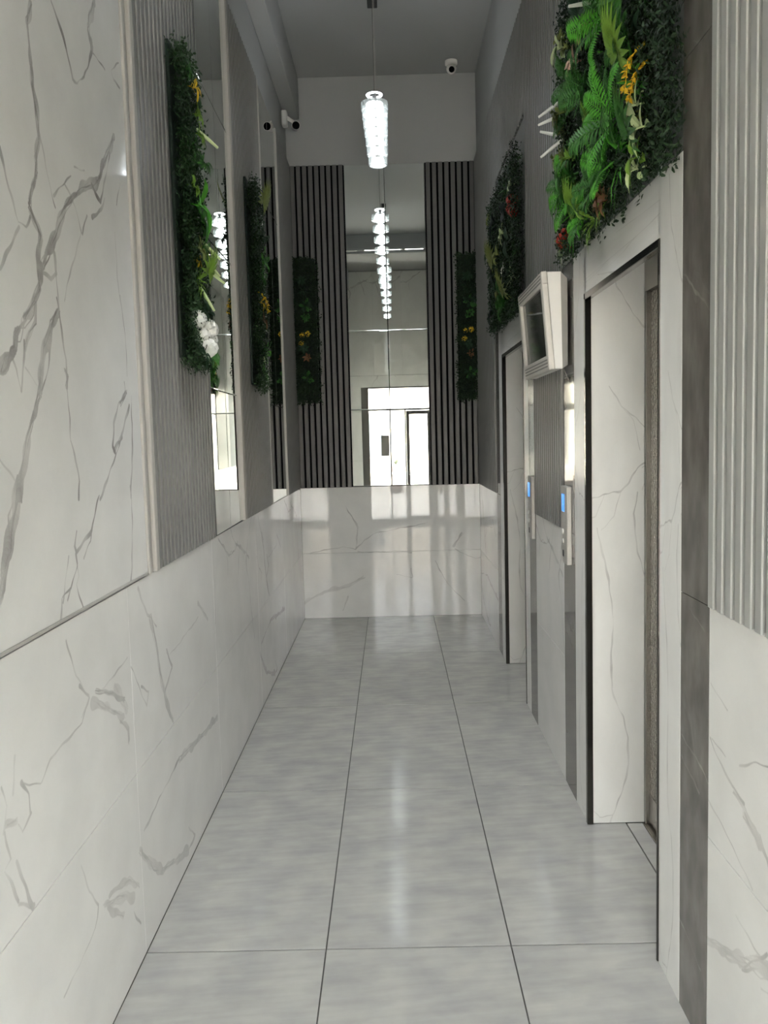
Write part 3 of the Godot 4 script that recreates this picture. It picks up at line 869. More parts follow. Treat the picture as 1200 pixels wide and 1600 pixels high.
# ------------------------------------------------------------------ chandeliers: seven glass drums on wires, descending towards the entrance
func chandelier(label: String, at: Vector3, glow: float) -> void:
	var o := thing("chandelier", label, "chandelier", at, "")
	put("canopy", box_mesh(Vector3(-0.036, -0.05, -0.25), Vector3(0.036, 0.0, 0.75), 0.004), M.black, o)
	var dia := [0.190, 0.177, 0.168, 0.158, 0.146, 0.138, 0.122]
	for i in 7:
		var r: float = dia[i] / 2
		var h := 0.052 + 0.010 * (1.0 - i / 6.0)
		var c := Vector3(0.003 * i, -0.83 - 0.092 * i, 0.0 + 0.095 * i)      # middle of the drum
		var st := begin()
		var neck := 0.052 if i == 0 else 0.012
		tube(st, [c + Vector3(0, h / 2 + neck, 0), Vector3(c.x, -0.045, c.z)], [0.0014 if i == 0 else 0.0006, 0.0014 if i == 0 else 0.0006], 6)
		lathe(st, [Vector2(0.0, h / 2 - 0.008), Vector2(0.016, h / 2 - 0.008), Vector2(0.016, h / 2 + neck), Vector2(0.006, h / 2 + neck + 0.006), Vector2(0.0, h / 2 + neck + 0.006)], 16, c)
		var pd := put("pendant", done(st), M.black if i == 0 else M.alu, o)
		# LED ring above the drum
		st = SurfaceTool.new()
		st.begin(Mesh.PRIMITIVE_TRIANGLES)
		var prof := []
		for k in 10:
			var a := TAU * k / 10
			prof.append(Vector2(r * 0.5 + 0.011 * cos(a), 0.006 * sin(a)))
		lathe(st, prof, 28, c + Vector3(0, h / 2 + 0.050, 0), true)
		if i == 0: put("led_ring", done(st), M.led, pd)
		# glowing core and clear glass drum round it
		st = begin()
		var rc := r * 0.64
		lathe(st, [Vector2(0, -h / 2 + 0.006), Vector2(rc - 0.006, -h / 2 + 0.006), Vector2(rc, -h / 2 + 0.012), Vector2(rc, h / 2 - 0.012), Vector2(rc - 0.006, h / 2 - 0.006), Vector2(0, h / 2 - 0.006)], 28, c)
		put("led_core", done(st), M.led, pd)
		st = begin()
		lathe(st, [Vector2(r - 0.008, -h / 2), Vector2(r, -h / 2 + 0.004), Vector2(r, h / 2 - 0.004), Vector2(r - 0.008, h / 2), Vector2(r - 0.010, h / 2 - 0.002), Vector2(r - 0.010, -h / 2 + 0.002)], 36, c, true)
		put("glass_drum", done(st), M.lamp_glass, pd)
		var l := OmniLight3D.new()
		l.name = "drum_light"
		l.light_color = rgb8(240, 248, 255)
		l.light_energy = 0.008
		l.light_size = rc
		l.omni_range = 14.0
		l.omni_attenuation = 2.0
		l.shadow_enabled = true
		l.position = c
		o.add_child(l, true)
		var dn := SpotLight3D.new()          # the LED throws most of its light straight down through the drum
		dn.name = "down_light"
		dn.light_color = rgb8(246, 250, 255)
		dn.light_energy = glow
		dn.light_size = rc
		dn.spot_angle = 38.0
		dn.spot_angle_attenuation = 1.0
		dn.spot_range = 12.0
		dn.spot_attenuation = 2.0
		dn.shadow_enabled = true
		dn.position = c + Vector3(0, -h / 2 - 0.004, 0)
		dn.rotation = Vector3(-PI / 2, 0, 0)
		o.add_child(dn, true)

func chandeliers() -> void:
	chandelier("pendant chandelier of glowing glass drums hanging before the end wall", Vector3(-0.058, CEIL, -6.15), 0.30)
	chandelier("pendant chandelier of glowing glass drums above the camera, seen only in mirrors", Vector3(-0.03, CEIL, -3.35), 0.50)


# ------------------------------------------------------------------ cameras, monitor, call panels
func loft(st: SurfaceTool, rings: Array) -> void:   # rings of four corners, counter-clockwise seen from the last one
	for i in rings.size() - 1:
		for k in 4:
			var l := (k + 1) % 4
			quad(st, rings[i][k], rings[i][l], rings[i + 1][l], rings[i + 1][k])
	var a: Array = rings[0]
	var b: Array = rings[-1]
	quad(st, a[3], a[2], a[1], a[0])
	quad(st, b[0], b[1], b[2], b[3])

func ring4(x0: float, x1: float, y0: float, y1: float, z0: float, z1: float) -> Array:   # z0 at the bottom, z1 at the top
	return [Vector3(x0, y0, z0), Vector3(x1, y0, z0), Vector3(x1, y1, z1), Vector3(x0, y1, z1)]

func fittings() -> void:
	# information monitor between the lifts, leaning forward
	var o := thing("monitor", "white wall monitor with dark screen leaning out between the two lifts", "monitor")
	o.transform = on_right(4.005, 1.925, 0.0)
	var st := begin()
	loft(st, [ring4(-0.27, 0.27, 0.02, 0.39, 0.010, 0.010), ring4(-0.325, 0.325, 0.0, 0.41, 0.045, 0.050), ring4(-0.325, 0.325, 0.0, 0.41, 0.076, 0.108)])
	put("housing", done(st), M.white_plastic, o)
	var tilt := Transform3D(Basis(Vector3.RIGHT, atan2(0.032, 0.41)), Vector3(0, 0, 0.077))
	st = begin()
	var W := 0.33
	var H := 0.415
	bx(st, Vector3(-W, -0.003, 0), Vector3(W, 0.062, 0.026), 0.004)
	bx(st, Vector3(-W, H - 0.055, 0), Vector3(W, H, 0.026), 0.004)
	bx(st, Vector3(-W, 0.055, 0), Vector3(-W + 0.045, H - 0.05, 0.026), 0.004)
	bx(st, Vector3(W - 0.045, 0.055, 0), Vector3(W, H - 0.05, 0.026), 0.004)
	var bz := put("bezel", done(st), M.bezel, o, tilt)
	st = begin()
	for row in [[0.012, 3], [H - 0.045, 3]]:
		for k in 44:
			for r in row[1]:
				var x: float = -W + 0.03 + k * 0.0138 + (r % 2) * 0.006
				bx(st, Vector3(x, row[0] + r * 0.014, 0.0255), Vector3(x + 0.006, row[0] + r * 0.014 + 0.006, 0.0266))
	put("speaker_holes", done(st), M.backing, bz)
	put("screen", box_mesh(Vector3(-W + 0.04, 0.058, 0.004), Vector3(W - 0.04, H - 0.052, 0.012)), M.screen, o, tilt)
	# call panels on the dark pilasters
	for d in [[3.85, "steel lift call panel with blue display on the dark pilaster after the first lift"], [4.80, "steel lift call panel on the dark pilaster before the second lift, the farther one"]]:
		var p := thing("call_panel", d[1], "call panel")
		p.transform = on_right(d[0], 1.06, 0.0)
		put("face_plate", box_mesh(Vector3(0, 0, 0.0), Vector3(0.125, 0.35, 0.022), 0.003), M.alu, p)
		put("display", box_mesh(Vector3(0.022, 0.235, 0.0215), Vector3(0.075, 0.315, 0.0245), 0.001), M.blue, p)
		for k in 2:
			st = begin()
			lathe(st, [Vector2(0.013, 0), Vector2(0.013, 0.003), Vector2(0.011, 0.005), Vector2(0, 0.005)], 18)
			put("button", done(st), M.white_plastic, p, Transform3D(Basis(Vector3.RIGHT, PI / 2), Vector3(0.045, 0.10 + 0.045 * k, 0.0215)))
		put("keyhole_plate", box_mesh(Vector3(0.03, 0.03, 0.0215), Vector3(0.06, 0.06, 0.0228), 0.001), M.black, p)
	# bullet camera under the beam on the left
	var c := thing("security_camera", "white bullet security camera with dark face on the left wall under the beam", "camera", Vector3(-0.84, 4.30, -7.25))
	st = begin()
	bx(st, Vector3(0.0, -0.06, -0.045), Vector3(0.045, 0.06, 0.045), 0.008)
	put("bracket", done(st), M.white_plastic, c)
	st = begin()
	tube(st, [Vector3(0.04, 0.01, 0), Vector3(0.085, -0.02, 0.0), Vector3(0.108, -0.045, 0.01)], [0.016, 0.014, 0.014], 10)
	put("arm", done(st), M.white_plastic, c)
	var aim := Transform3D(Basis(Vector3.UP, 0.15) * Basis(Vector3.RIGHT, PI / 2 + 0.28), Vector3(0.112, -0.058, 0.0))
	st = SurfaceTool.new()
	st.begin(Mesh.PRIMITIVE_TRIANGLES)
	lathe(st, [Vector2(0, -0.09), Vector2(0.026, -0.09), Vector2(0.033, -0.08), Vector2(0.035, 0.05), Vector2(0.034, 0.062), Vector2(0.031, 0.062)], 22)
	var body := put("body", done(st), M.white_plastic, c, aim)
	st = begin()
	lathe(st, [Vector2(0.032, 0.056), Vector2(0.032, 0.060), Vector2(0.014, 0.060), Vector2(0.012, 0.056), Vector2(0, 0.054)], 22)
	put("lens_face", done(st), M.matte_black, body)
	# turret camera on the ceiling at the right
	c = thing("security_camera", "white turret security camera on the ceiling near the end wall, right of the chandelier", "camera", Vector3(0.585, CEIL, -7.42))
	st = begin()
	lathe(st, [Vector2(0.036, -0.035), Vector2(0.052, -0.028), Vector2(0.052, 0.0), Vector2(0.0, 0.0)], 24)
	put("base", done(st), M.white_plastic, c)
	st = SurfaceTool.new()
	st.begin(Mesh.PRIMITIVE_TRIANGLES)
	var prof := []
	for k in 11:
		var a := -PI / 2 + PI * k / 10
		prof.append(Vector2(maxf(0.0, 0.042 * cos(a)), 0.042 * sin(a)))
	lathe(st, prof, 22)
	body = put("body", done(st), M.white_plastic, c, Transform3D(Basis(Vector3.RIGHT, PI / 2 + 0.5), Vector3(0, -0.066, 0.008)))
	st = begin()
	lathe(st, [Vector2(0.024, 0.030), Vector2(0.024, 0.040), Vector2(0.018, 0.043), Vector2(0, 0.043)], 20)
	put("lens_face", done(st), M.matte_black, body)


# ------------------------------------------------------------------ artificial plants
func green(c: Color, rough := 0.5) -> StandardMaterial3D:
	var m := mat(c, rough, 0.0, 0.4)
	m.cull_mode = BaseMaterial3D.CULL_DISABLED
	m.backlight_enabled = true
	m.backlight = Color(c.r * 0.5, c.g * 0.5, c.b * 0.5)
	return m

# a pointed leaf from a along dir, folded along its middle and drooping; side spans its width, nrm is its upper side
func blade(st: SurfaceTool, a: Vector3, dir: Vector3, nrm: Vector3, length: float, width: float, droop := 0.0, fold := 0.2, steps := 3) -> void:
	dir = dir.normalized()
	var side := dir.cross(nrm).normalized()
	var last := []
	for i in steps + 1:
		var s := float(i) / steps
		var p := a + dir * length * s - nrm * droop * length * s * s
		var w := width * 0.5 * pow(sin(PI * clampf(0.12 + 0.88 * s, 0, 1)), 0.8)
		if i == steps: w = 0.0
		var row := [p - side * w + nrm * w * fold, p, p + side * w + nrm * w * fold]
		if i > 0:
			if i == steps:
				tri(st, last[0], last[1], row[1])
				tri(st, last[1], last[2], row[1])
			else:
				quad(st, last[0], last[1], row[1], row[0])
				quad(st, last[1], last[2], row[2], row[1])
		last = row

# fern frond along +x, arching out to +z and down -y at its tip
func frond_mesh(length: float, width: float, pairs: int, curl: float) -> ArrayMesh:
	var st := begin()
	var pts := []
	for i in 9:
		var s := i / 8.0
		pts.append(Vector3(length * s * (1.0 - 0.25 * s * curl), 0.0, length * 0.55 * curl * s * (1.3 - s)))
	tube(st, pts, [0.0022, 0.002, 0.002, 0.0018, 0.0016, 0.0014, 0.0012, 0.001, 0.0006], 4, false)
	for i in pairs:
		var s := 0.10 + 0.88 * i / pairs
		var f := s * 8.0
		var k := mini(7, int(f))
		var p: Vector3 = pts[k].lerp(pts[k + 1], f - k)
		var d: Vector3 = (pts[k + 1] - pts[k]).normalized()
		var n := d.cross(Vector3.UP).normalized() * -1.0
		if n.z < 0: n = -n
		var l := width * sin(PI * pow(0.08 + 0.90 * s, 0.75)) * 0.5 + 0.006
		for sd in [-1.0, 1.0]:
			blade(st, p, Vector3.UP * sd + d * 0.5, n, l, length / pairs * 0.62, 0.2, 0.2, 2)
	return done(st)

func fan_mesh(r: float, blades: int) -> ArrayMesh:
	var st := begin()
	tube(st, [Vector3(0, -r * 0.55, -r * 0.35), Vector3(0, -r * 0.2, -r * 0.1), Vector3.ZERO], [0.003, 0.003, 0.003], 5, false)
	for i in blades:
		var a := lerpf(-2.0, 2.0, i / float(blades - 1))
		var l := r * (0.8 + 0.25 * cos(a * 0.7))
		blade(st, Vector3.ZERO, Vector3(sin(a), cos(a), 0.18), Vector3(0, 0, 1), l, r * 0.16, 0.18, 0.35, 3)
	return done(st)

func grass_mesh(n: int, l: float, w: float, seed_: int) -> ArrayMesh:
	var g := RandomNumberGenerator.new()
	g.seed = seed_
	var st := begin()
	for i in n:
		var a := g.randf() * TAU
		var d := Vector3(cos(a), sin(a), g.randf_range(0.5, 1.4))
		blade(st, Vector3(cos(a), sin(a), 0) * 0.008, d, Vector3(-d.x * 0.4, -d.y * 0.4 + 0.5, 1).normalized(), l * g.randf_range(0.6, 1.0), w, g.randf_range(0.2, 0.7), 0.3, 3)
	return done(st)

func sprig_mesh(n: int, l: float, w: float, seed_: int) -> ArrayMesh:   # pointed leaves round a short stem
	var g := RandomNumberGenerator.new()
	g.seed = seed_
	var st := begin()
	tube(st, [Vector3.ZERO, Vector3(0, -0.01, 0.03), Vector3(0, -0.02, 0.06)], [0.004, 0.003, 0.002], 5, false)
	for i in n:
		var a := TAU * i / n + g.randf_range(-0.3, 0.3)
		var d := Vector3(cos(a), sin(a) - 0.25, g.randf_range(0.15, 0.7)).normalized()
		blade(st, Vector3(0, -0.01, 0.02 + 0.04 * i / n), d, Vector3(0, 0.35, 1).normalized(), l * g.randf_range(0.7, 1.1), w, 0.25, 0.3, 4)
	return done(st)

func blossom_mesh(n: int, r: float, petal: float, seed_: int) -> ArrayMesh:   # rounded head of small four-petalled florets
	var g := RandomNumberGenerator.new()
	g.seed = seed_
	var st := begin()
	for i in n:
		var z := 1.0 - 1.5 * (i + 0.5) / n
		var a := i * 2.39996 + g.randf() * 0.3
		var q := sqrt(maxf(0, 1 - z * z))
		var nr := Vector3(q * cos(a), q * sin(a), z)
		var p := nr * r * g.randf_range(0.85, 1.05)
		var t := nr.cross(Vector3(0.3, 1, 0.1)).normalized()
		var b := nr.cross(t)
		for k in 4:
			var th := TAU * k / 4 + i
			blade(st, p, t * cos(th) + b * sin(th) + nr * 0.25, nr, petal, petal * 0.95, 0.2, 0.1, 2)
	return done(st)

func spike_mesh(n: int, l: float, petal: float, seed_: int) -> ArrayMesh:   # hanging spike of small flowers
	var g := RandomNumberGenerator.new()
	g.seed = seed_
	var st := begin()
	tube(st, [Vector3.ZERO, Vector3(0, -l * 0.3, l * 0.35), Vector3(0, -l, l * 0.4)], [0.003, 0.002, 0.001], 4, false)
	for i in n:
		var s := float(i) / n
		var p := Vector3(0, 0, 0).lerp(Vector3(0, -l, l * 0.45), s) + Vector3(0, 0, l * 0.4 * sin(PI * minf(1, s * 1.2)) * 0.4)
		var a := i * 2.4
		blade(st, p, Vector3(cos(a), g.randf_range(-0.6, 0.4), sin(a) * 0.6 + 0.5), Vector3(0, 0.7, 1).normalized(), petal, petal * 0.7, 0.2, 0.3, 2)
	return done(st)

func stick_mesh(l: float) -> ArrayMesh:
	var st := begin()
	tube(st, [Vector3.ZERO, Vector3(0, 0, l * 0.5), Vector3(0.004, 0, l)], [0.006, 0.0075, 0.005], 7)
	return done(st)

func plant_kit() -> void:
	M.g_dark = green(rgb8(32, 58, 35))
	M.g_deep = green(rgb8(20, 34, 26))
	M.g_mid = green(rgb8(56, 104, 42))
	M.g_bright = green(rgb8(74, 146, 42))
	M.g_lime = green(rgb8(112, 148, 52))
	M.g_olive = green(rgb8(112, 122, 62))
	M.g_pale = green(rgb8(186, 200, 150))
	M.g_yellow = green(rgb8(214, 176, 40))
	M.g_red = green(rgb8(168, 48, 34))
	M.g_pink = green(rgb8(214, 178, 160))
	M.g_white = green(rgb8(232, 232, 224))
	M.g_rust = green(rgb8(104, 70, 44))
	M.box = green(Color.WHITE)
	M.box.vertex_color_use_as_albedo = true
	M.box.backlight_enabled = false
	for k in 3:
		Q["frond%d" % k] = frond_mesh(0.20 + 0.03 * k, 0.075 + 0.01 * k, 17, 0.7 + 0.25 * k)
		Q["fan%d" % k] = fan_mesh(0.13 + 0.015 * k, 13 + 2 * k)
		Q["grass%d" % k] = grass_mesh(16, 0.15, 0.011, 70 + k)
		Q["sprig%d" % k] = sprig_mesh(7, 0.085, 0.036, 80 + k)
		Q["broad%d" % k] = sprig_mesh(4, 0.14, 0.095, 90 + k)
	Q.moss = sprig_mesh(26, 0.05, 0.012, 99)
	Q.hydrangea = blossom_mesh(34, 0.05, 0.024, 5)
	Q.berry = blossom_mesh(16, 0.028, 0.016, 6)
	Q.spike = spike_mesh(26, 0.13, 0.022, 7)
	Q.lily = sprig_mesh(6, 0.075, 0.036, 8)
	Q.stick = stick_mesh(0.11)
	var st := begin()
	var g := RandomNumberGenerator.new()
	g.seed = 12
	for i in 9:
		var a := g.randf() * TAU
		var p := Vector3(g.randf_range(-0.022, 0.022), g.randf_range(-0.022, 0.022), g.randf_range(0.0, 0.03))
		blade(st, p, Vector3(cos(a), sin(a), g.randf_range(0.2, 1.0)), Vector3(-cos(a) * 0.5, -sin(a) * 0.5, 1).normalized(), 0.015, 0.009, 0.1, 0.25, 2)
	Q.boxleaf = done(st)
	st = begin()
	lathe(st, [Vector2(0.0, -0.012), Vector2(0.012, -0.008), Vector2(0.012, 0.012), Vector2(0.0, 0.018)], 7)
	Q.crown = done(st)

# one element of a panel at local (x, y), z out of the wall
func plant(o: Node3D, kind: String, tone: String, x: float, y: float, z := 0.035, turn := 0.0, size := 1.0) -> void:
	var k := rng.randi() % 3
	var basis := Basis(Vector3.BACK, turn).scaled(Vector3.ONE * size)
	var t := Transform3D(basis, Vector3(x, y, z))
	match kind:
		"fern":
			var f := put("fern", Q.crown, M[tone], o, t)
			var n := 10
			for i in n:
				var a := TAU * i / n + rng.randf_range(-0.25, 0.25)
				var b := Basis(Vector3.BACK, a) * Basis(Vector3.UP, -rng.randf_range(0.0, 0.45)) * Basis(Vector3.RIGHT, rng.randf_range(-0.35, 0.35))
				put("frond", Q["frond%d" % (rng.randi() % 3)], M[tone] if i % 3 else M.g_mid, f, Transform3D(b.scaled(Vector3.ONE * rng.randf_range(0.75, 1.05)), Vector3(0, 0, 0.01)))
		"fan": put("fan_leaf", Q["fan%d" % k], M[tone], o, t * Transform3D(Basis(Vector3.RIGHT, 0.35), Vector3(0, 0, 0.05)))
		"grass": put("grass_tuft", Q["grass%d" % k], M[tone], o, t)
		"sprig": put("leaf_sprig", Q["sprig%d" % k], M[tone], o, t)
		"broad": put("broad_leaves", Q["broad%d" % k], M[tone], o, t)
		"moss": put("cedar_sprig", Q.moss, M[tone], o, t)
		"hydrangea": put("white_blossom", Q.hydrangea, M[tone], o, t)
		"berry": put("small_flower", Q.berry, M[tone], o, t)
		"spike": put("flower_spike", Q.spike, M[tone], o, t)
		"lily": put("lily", Q.lily, M[tone], o, t)
		"stick": put("pale_stem", Q.stick, M[tone], o, Transform3D(Basis(Vector3.RIGHT, turn) * Basis(Vector3.UP, size), Vector3(x, y, z)))

# the close mat of tiny leaves that the panels are made of
func box_mat(o: Node3D, w: float, h: float, count: int, seed_: int, ragged := 0.02, front := 0.03, tone := 1.0) -> void:
	var g := RandomNumberGenerator.new()
	g.seed = seed_
	var mm := MultiMesh.new()
	mm.transform_format = MultiMesh.TRANSFORM_3D
	mm.use_colors = true
	mm.mesh = Q.boxleaf
	mm.instance_count = count
	var n := FastNoiseLite.new()
	n.seed = seed_
	n.frequency = 5.0
	for i in count:
		var x := g.randf_range(-0.012, w + 0.012)
		var y := g.randf_range(-0.03, h + ragged * n.get_noise_2d(x * 3.0, 7.0) * 2.0)
		var b := Basis(Vector3.BACK, g.randf() * TAU) * Basis(Vector3.RIGHT, g.randf_range(-0.5, 0.5))
		mm.set_instance_transform(i, Transform3D(b.scaled(Vector3.ONE * g.randf_range(0.8, 1.3)), Vector3(x, y, g.randf_range(0.002, front))))
		var t := 0.5 + 0.5 * n.get_noise_2d(x, y) + g.randf_range(-0.2, 0.2)
		var c := Color(0.012, 0.034, 0.016).lerp(Color(0.035, 0.085, 0.022), clampf(t, 0, 1))
		mm.set_instance_color(i, Color(c.r * tone, c.g * tone, c.b * tone))
	var mi := MultiMeshInstance3D.new()
	mi.name = "boxwood_mat"
	mi.multimesh = mm
	mi.material_override = M.box
	mi.set_meta("kind", "stuff")
	o.add_child(mi)

func fill(o: Node3D, w: float, h: float, list: Array, n: int) -> void:
	for i in n:
		var e: Array = list[rng.randi() % list.size()]
		plant(o, e[0], e[1], rng.randf_range(0.06, w - 0.06), rng.randf_range(0.05, h - 0.05), rng.randf_range(0.02, 0.045), rng.randf_range(-3, 3), rng.randf_range(0.6, 1.0))

func greenery() -> void:
	plant_kit()
	# big panel over the first lift
	var o := thing("living_wall", "big bright green artificial plant panel with ferns and fan palms over the first lift", "green wall")
	o.transform = on_right(3.655, 2.392, 0.0)
	var zf := 3.655
	put("backing_board", box_mesh(Vector3(0, 0, -0.018), Vector3(1.34, 1.035, -0.002), 0.002), M.plate, o)
	box_mat(o, 1.385, 0.965, 3100, 21, 0.04, 0.05, 0.55)
	var s := 1.08
	for e in [["fern", "g_bright", 2.74, 2.62, 1.1], ["fern", "g_bright", 2.86, 2.52, 0.8], ["fern", "g_bright", 3.36, 2.56, 0.95], ["fern", "g_bright", 2.85, 2.98, 1.0], ["fern", "g_mid", 3.12, 2.86, 0.8], ["fern", "g_mid", 3.0, 2.50, 0.7], ["fern", "g_bright", 3.2, 2.44, 0.65], ["fern", "g_mid", 2.62, 2.80, 0.75],
			["fan", "g_lime", 2.60, 2.76, 1.0], ["fan", "g_mid", 2.50, 2.50, 0.95], ["fan", "g_mid", 2.52, 2.90, 1.1], ["fan", "g_lime", 3.22, 2.47, 0.85],
			["lily", "g_pink", 3.26, 3.02, 1.0], ["spike", "g_yellow", 2.50, 2.74, 1.0], ["spike", "g_yellow", 2.47, 2.68, 0.8], ["spike", "g_yellow", 2.53, 2.66, 0.7], ["sprig", "g_pale", 2.50, 2.58, 0.9], ["sprig", "g_pale", 2.44, 2.50, 0.9], ["sprig", "g_pale", 2.48, 2.40, 0.8], ["sprig", "g_lime", 2.47, 2.43, 0.9],
			["grass", "g_lime", 3.08, 2.40, 0.9], ["grass", "g_lime", 2.92, 2.42, 0.8], ["berry", "g_red", 3.60, 2.44, 1.2], ["berry", "g_red", 3.57, 2.46, 1.0], ["grass", "g_lime", 3.60, 2.43, 0.7], ["sprig", "g_rust", 2.90, 2.43, 0.8], ["sprig", "g_rust", 2.84, 2.41, 0.7], ["moss", "g_olive", 3.40, 2.90, 1.5], ["moss", "g_olive", 3.44, 2.74, 1.4], ["moss", "g_lime", 3.30, 2.70, 1.2], ["sprig", "g_pale", 3.5, 3.18, 1.0], ["sprig", "g_olive", 3.05, 3.05, 1.0], ["fern", "g_mid", 3.52, 2.9, 0.6], ["fern", "g_mid", 3.35, 3.0, 0.7], ["fern", "g_lime", 3.05, 2.72, 0.6], ["moss", "g_mid", 3.25, 2.62, 1.6], ["moss", "g_mid", 2.95, 2.66, 1.5], ["fern", "g_mid", 3.4, 2.62, 0.8], ["fan", "g_dark", 3.1, 3.1, 1.0], ["grass", "g_bright", 3.3, 2.5, 1.2], ["grass", "g_bright", 2.7, 2.5, 1.1]]:
		plant(o, e[0], e[1], clampf(zf - e[2], 0.06, 1.27), e[3] - 2.392, 0.045, rng.randf_range(-0.6, 0.6), e[4])
	for e in [[3.58, 3.0, 0.5, -0.5], [3.60, 2.95, 0.15, -0.8], [3.56, 2.84, 0.6, -0.4], [3.58, 2.86, -0.5, -0.7], [3.0, 3.1, 0.3, 0.3], [2.8, 3.0, -0.4, 0.1]]:
		plant(o, "stick", "g_white", zf - e[0], e[1] - 2.392, 0.06, e[2], e[3])
	fill(o, 1.33, 0.94, [["moss", "g_dark"], ["moss", "g_mid"], ["grass", "g_mid"], ["moss", "g_mid"], ["sprig", "g_dark"], ["grass", "g_bright"], ["grass", "g_dark"], ["moss", "g_olive"]], 60)
	# dim panel over the second lift
	o = thing("living_wall", "dim dark green plant panel with red flowers over the second lift", "green wall")
	o.transform = on_right(6.17, 2.392, 0.0)
	put("backing_board", box_mesh(Vector3(0, 0, -0.018), Vector3(1.285, 1.035, -0.002), 0.002), M.plate, o)
	box_mat(o, 1.28, 0.86, 2600, 22, 0.05, 0.05, 0.75)
	zf = 6.17
	for e in [["berry", "g_red", 5.05, 3.0, 1.3], ["berry", "g_red", 5.02, 2.93, 1.1], ["berry", "g_red", 5.09, 2.96, 1.2], ["fern", "g_mid", 5.3, 2.47, 0.8], ["fan", "g_olive", 5.15, 2.50, 1.0], ["sprig", "g_pale", 5.3, 2.88, 0.9], ["sprig", "g_white", 5.35, 2.68, 0.6], ["sprig", "g_olive", 5.5, 2.8, 1.1], ["fan", "g_olive", 5.7, 2.8, 1.0], ["broad", "g_dark", 5.1, 2.8, 0.8], ["grass", "g_pale", 5.05, 2.58, 0.7], ["moss", "g_olive", 5.35, 2.55, 1.2], ["sprig", "g_pale", 5.0, 3.08, 0.7], ["broad", "g_deep", 5.7, 3.05, 0.8]]:
		plant(o, e[0], e[1], clampf(zf - e[2], 0.06, 1.22), e[3] - 2.392, 0.045, rng.randf_range(-0.6, 0.6), e[4])
	fill(o, 1.28, 0.86, [["moss", "g_dark"], ["sprig", "g_dark"], ["grass", "g_mid"], ["moss", "g_deep"], ["sprig", "g_olive"], ["broad", "g_deep"]], 26)
	# strip on the left wall, nearer
	o = thing("living_wall_strip", "tall plant strip with white blossoms on the nearest slatted panel of the left wall", "green wall")
	o.transform = on_left(3.37, 1.985, 0.010)
	put("backing_board", box_mesh(Vector3(0, 0, 0), Vector3(0.30, 1.21, 0.014), 0.002), M.g_deep, o)
	box_mat(o, 0.30, 1.21, 1200, 23, 0.0, 0.05, 0.8)
	for e in [["sprig", "g_yellow", 0.14, 1.09, 0.7], ["sprig", "g_lime", 0.16, 0.99, 0.8], ["sprig", "g_lime", 0.20, 0.93, 0.7], ["broad", "g_dark", 0.2, 1.04, 0.5], ["grass", "g_mid", 0.16, 0.86, 0.8], ["moss", "g_mid", 0.14, 0.8, 1.2], ["broad", "g_bright", 0.10, 0.62, 0.95], ["broad", "g_mid", 0.18, 0.58, 0.7], ["sprig", "g_lime", 0.05, 0.68, 0.7], ["fern", "g_mid", 0.2, 0.46, 0.5], ["sprig", "g_olive", 0.1, 0.45, 0.8], ["sprig", "g_yellow", 0.1, 0.40, 0.5], ["fan", "g_lime", 0.16, 0.36, 0.9], ["grass", "g_lime", 0.14, 0.32, 0.8], ["broad", "g_dark", 0.18, 0.27, 0.45], ["fern", "g_mid", 0.22, 0.05, 0.5], ["sprig", "g_dark", 0.08, 0.03, 0.8], ["sprig", "g_mid", 0.05, 1.12, 0.6], ["moss", "g_dark", 0.12, 0.2, 1.0]]:
		plant(o, e[0], e[1], e[2], e[3], 0.05, rng.randf_range(-0.6, 0.6), e[4])
	for e in [[0.10, 0.16, 0.055], [0.13, 0.10, 0.06], [0.17, 0.13, 0.085], [0.20, 0.09, 0.075], [0.13, 0.05, 0.09], [0.18, 0.05, 0.07]]:
		plant(o, "hydrangea", "g_white", e[0], e[1], e[2], rng.randf() * 3.0, 0.72)
	for e in [[0.22, 0.95, 0.7], [0.2, 0.5, 0.8], [0.22, 0.44, 0.9], [0.24, 0.40, 0.7], [0.16, 0.30, 1.1], [0.20, 0.22, 1.2]]:
		plant(o, "stick", "g_pale", e[0], e[1], 0.06, e[2], 0.3)
	# strip on the left wall, farther
	o = thing("living_wall_strip", "tall dark plant strip with a yellow flower on the left wall between the two mirrors", "green wall")
	o.transform = on_left(5.09, 1.985, 0.010)
	put("backing_board", box_mesh(Vector3(0, 0, 0), Vector3(0.30, 1.21, 0.014), 0.002), M.g_deep, o)
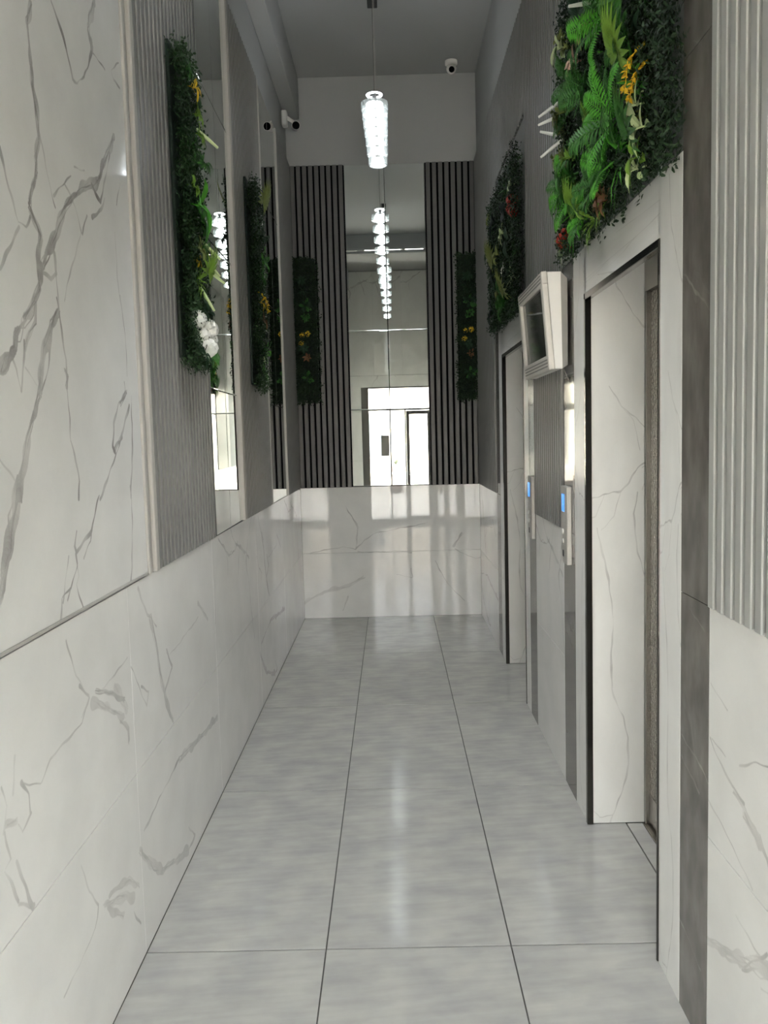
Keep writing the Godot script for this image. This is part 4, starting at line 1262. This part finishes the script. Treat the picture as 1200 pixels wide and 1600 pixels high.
	box_mat(o, 0.30, 1.21, 1100, 24, 0.0, 0.05, 0.8)
	for e in [["fan", "g_olive", 0.15, 1.10, 0.9], ["fern", "g_bright", 0.2, 0.78, 0.55], ["fern", "g_mid", 0.16, 0.66, 0.5], ["spike", "g_yellow", 0.1, 0.56, 1.0], ["sprig", "g_yellow", 0.1, 0.5, 0.6], ["sprig", "g_dark", 0.2, 0.48, 0.9], ["sprig", "g_rust", 0.1, 0.4, 0.8], ["fern", "g_bright", 0.18, 0.2, 0.5], ["grass", "g_bright", 0.15, 0.1, 0.7], ["sprig", "g_pale", 0.1, 0.16, 0.5], ["moss", "g_dark", 0.1, 0.9, 1.2], ["broad", "g_deep", 0.2, 0.3, 0.5]]:
		plant(o, e[0], e[1], e[2], e[3], 0.045, rng.randf_range(-0.6, 0.6), e[4])
	# two matching strips on the end wall
	for k in 2:
		var x: float = XL + 0.012 if k == 0 else 0.632
		o = thing("living_wall_strip", ["dark plant strip with yellow flowers on the end wall left of the mirror", "dark plant strip with yellow flowers on the end wall right of the mirror"][k], "green wall")
		o.transform = on_end(x, 2.0, 0.029)
		put("backing_board", box_mesh(Vector3(0, 0, 0), Vector3(0.19 - 0.055 * k, 1.235, 0.014), 0.002), M.g_deep, o)
		box_mat(o, 0.19 - 0.055 * k, 1.235, 900, 25 + k, 0.0, 0.04, 0.45)
		for e in [["fern", "g_dark", 0.10, 0.82, 0.45], ["fern", "g_mid", 0.10, 0.72, 0.3], ["berry", "g_yellow", 0.06, 0.57, 0.8], ["berry", "g_yellow", 0.11, 0.58, 0.9], ["berry", "g_yellow", 0.05, 0.50, 0.9], ["sprig", "g_dark", 0.08, 0.46, 0.7], ["fern", "g_dark", 0.10, 0.2, 0.42], ["sprig", "g_rust", 0.1, 0.38, 0.6], ["moss", "g_dark", 0.08, 1.05, 1.2], ["grass", "g_dark", 0.09, 0.95, 0.6]]:
			plant(o, e[0], e[1], e[2] - 0.01 * k, e[3], 0.04, rng.randf_range(-0.6, 0.6), e[4])
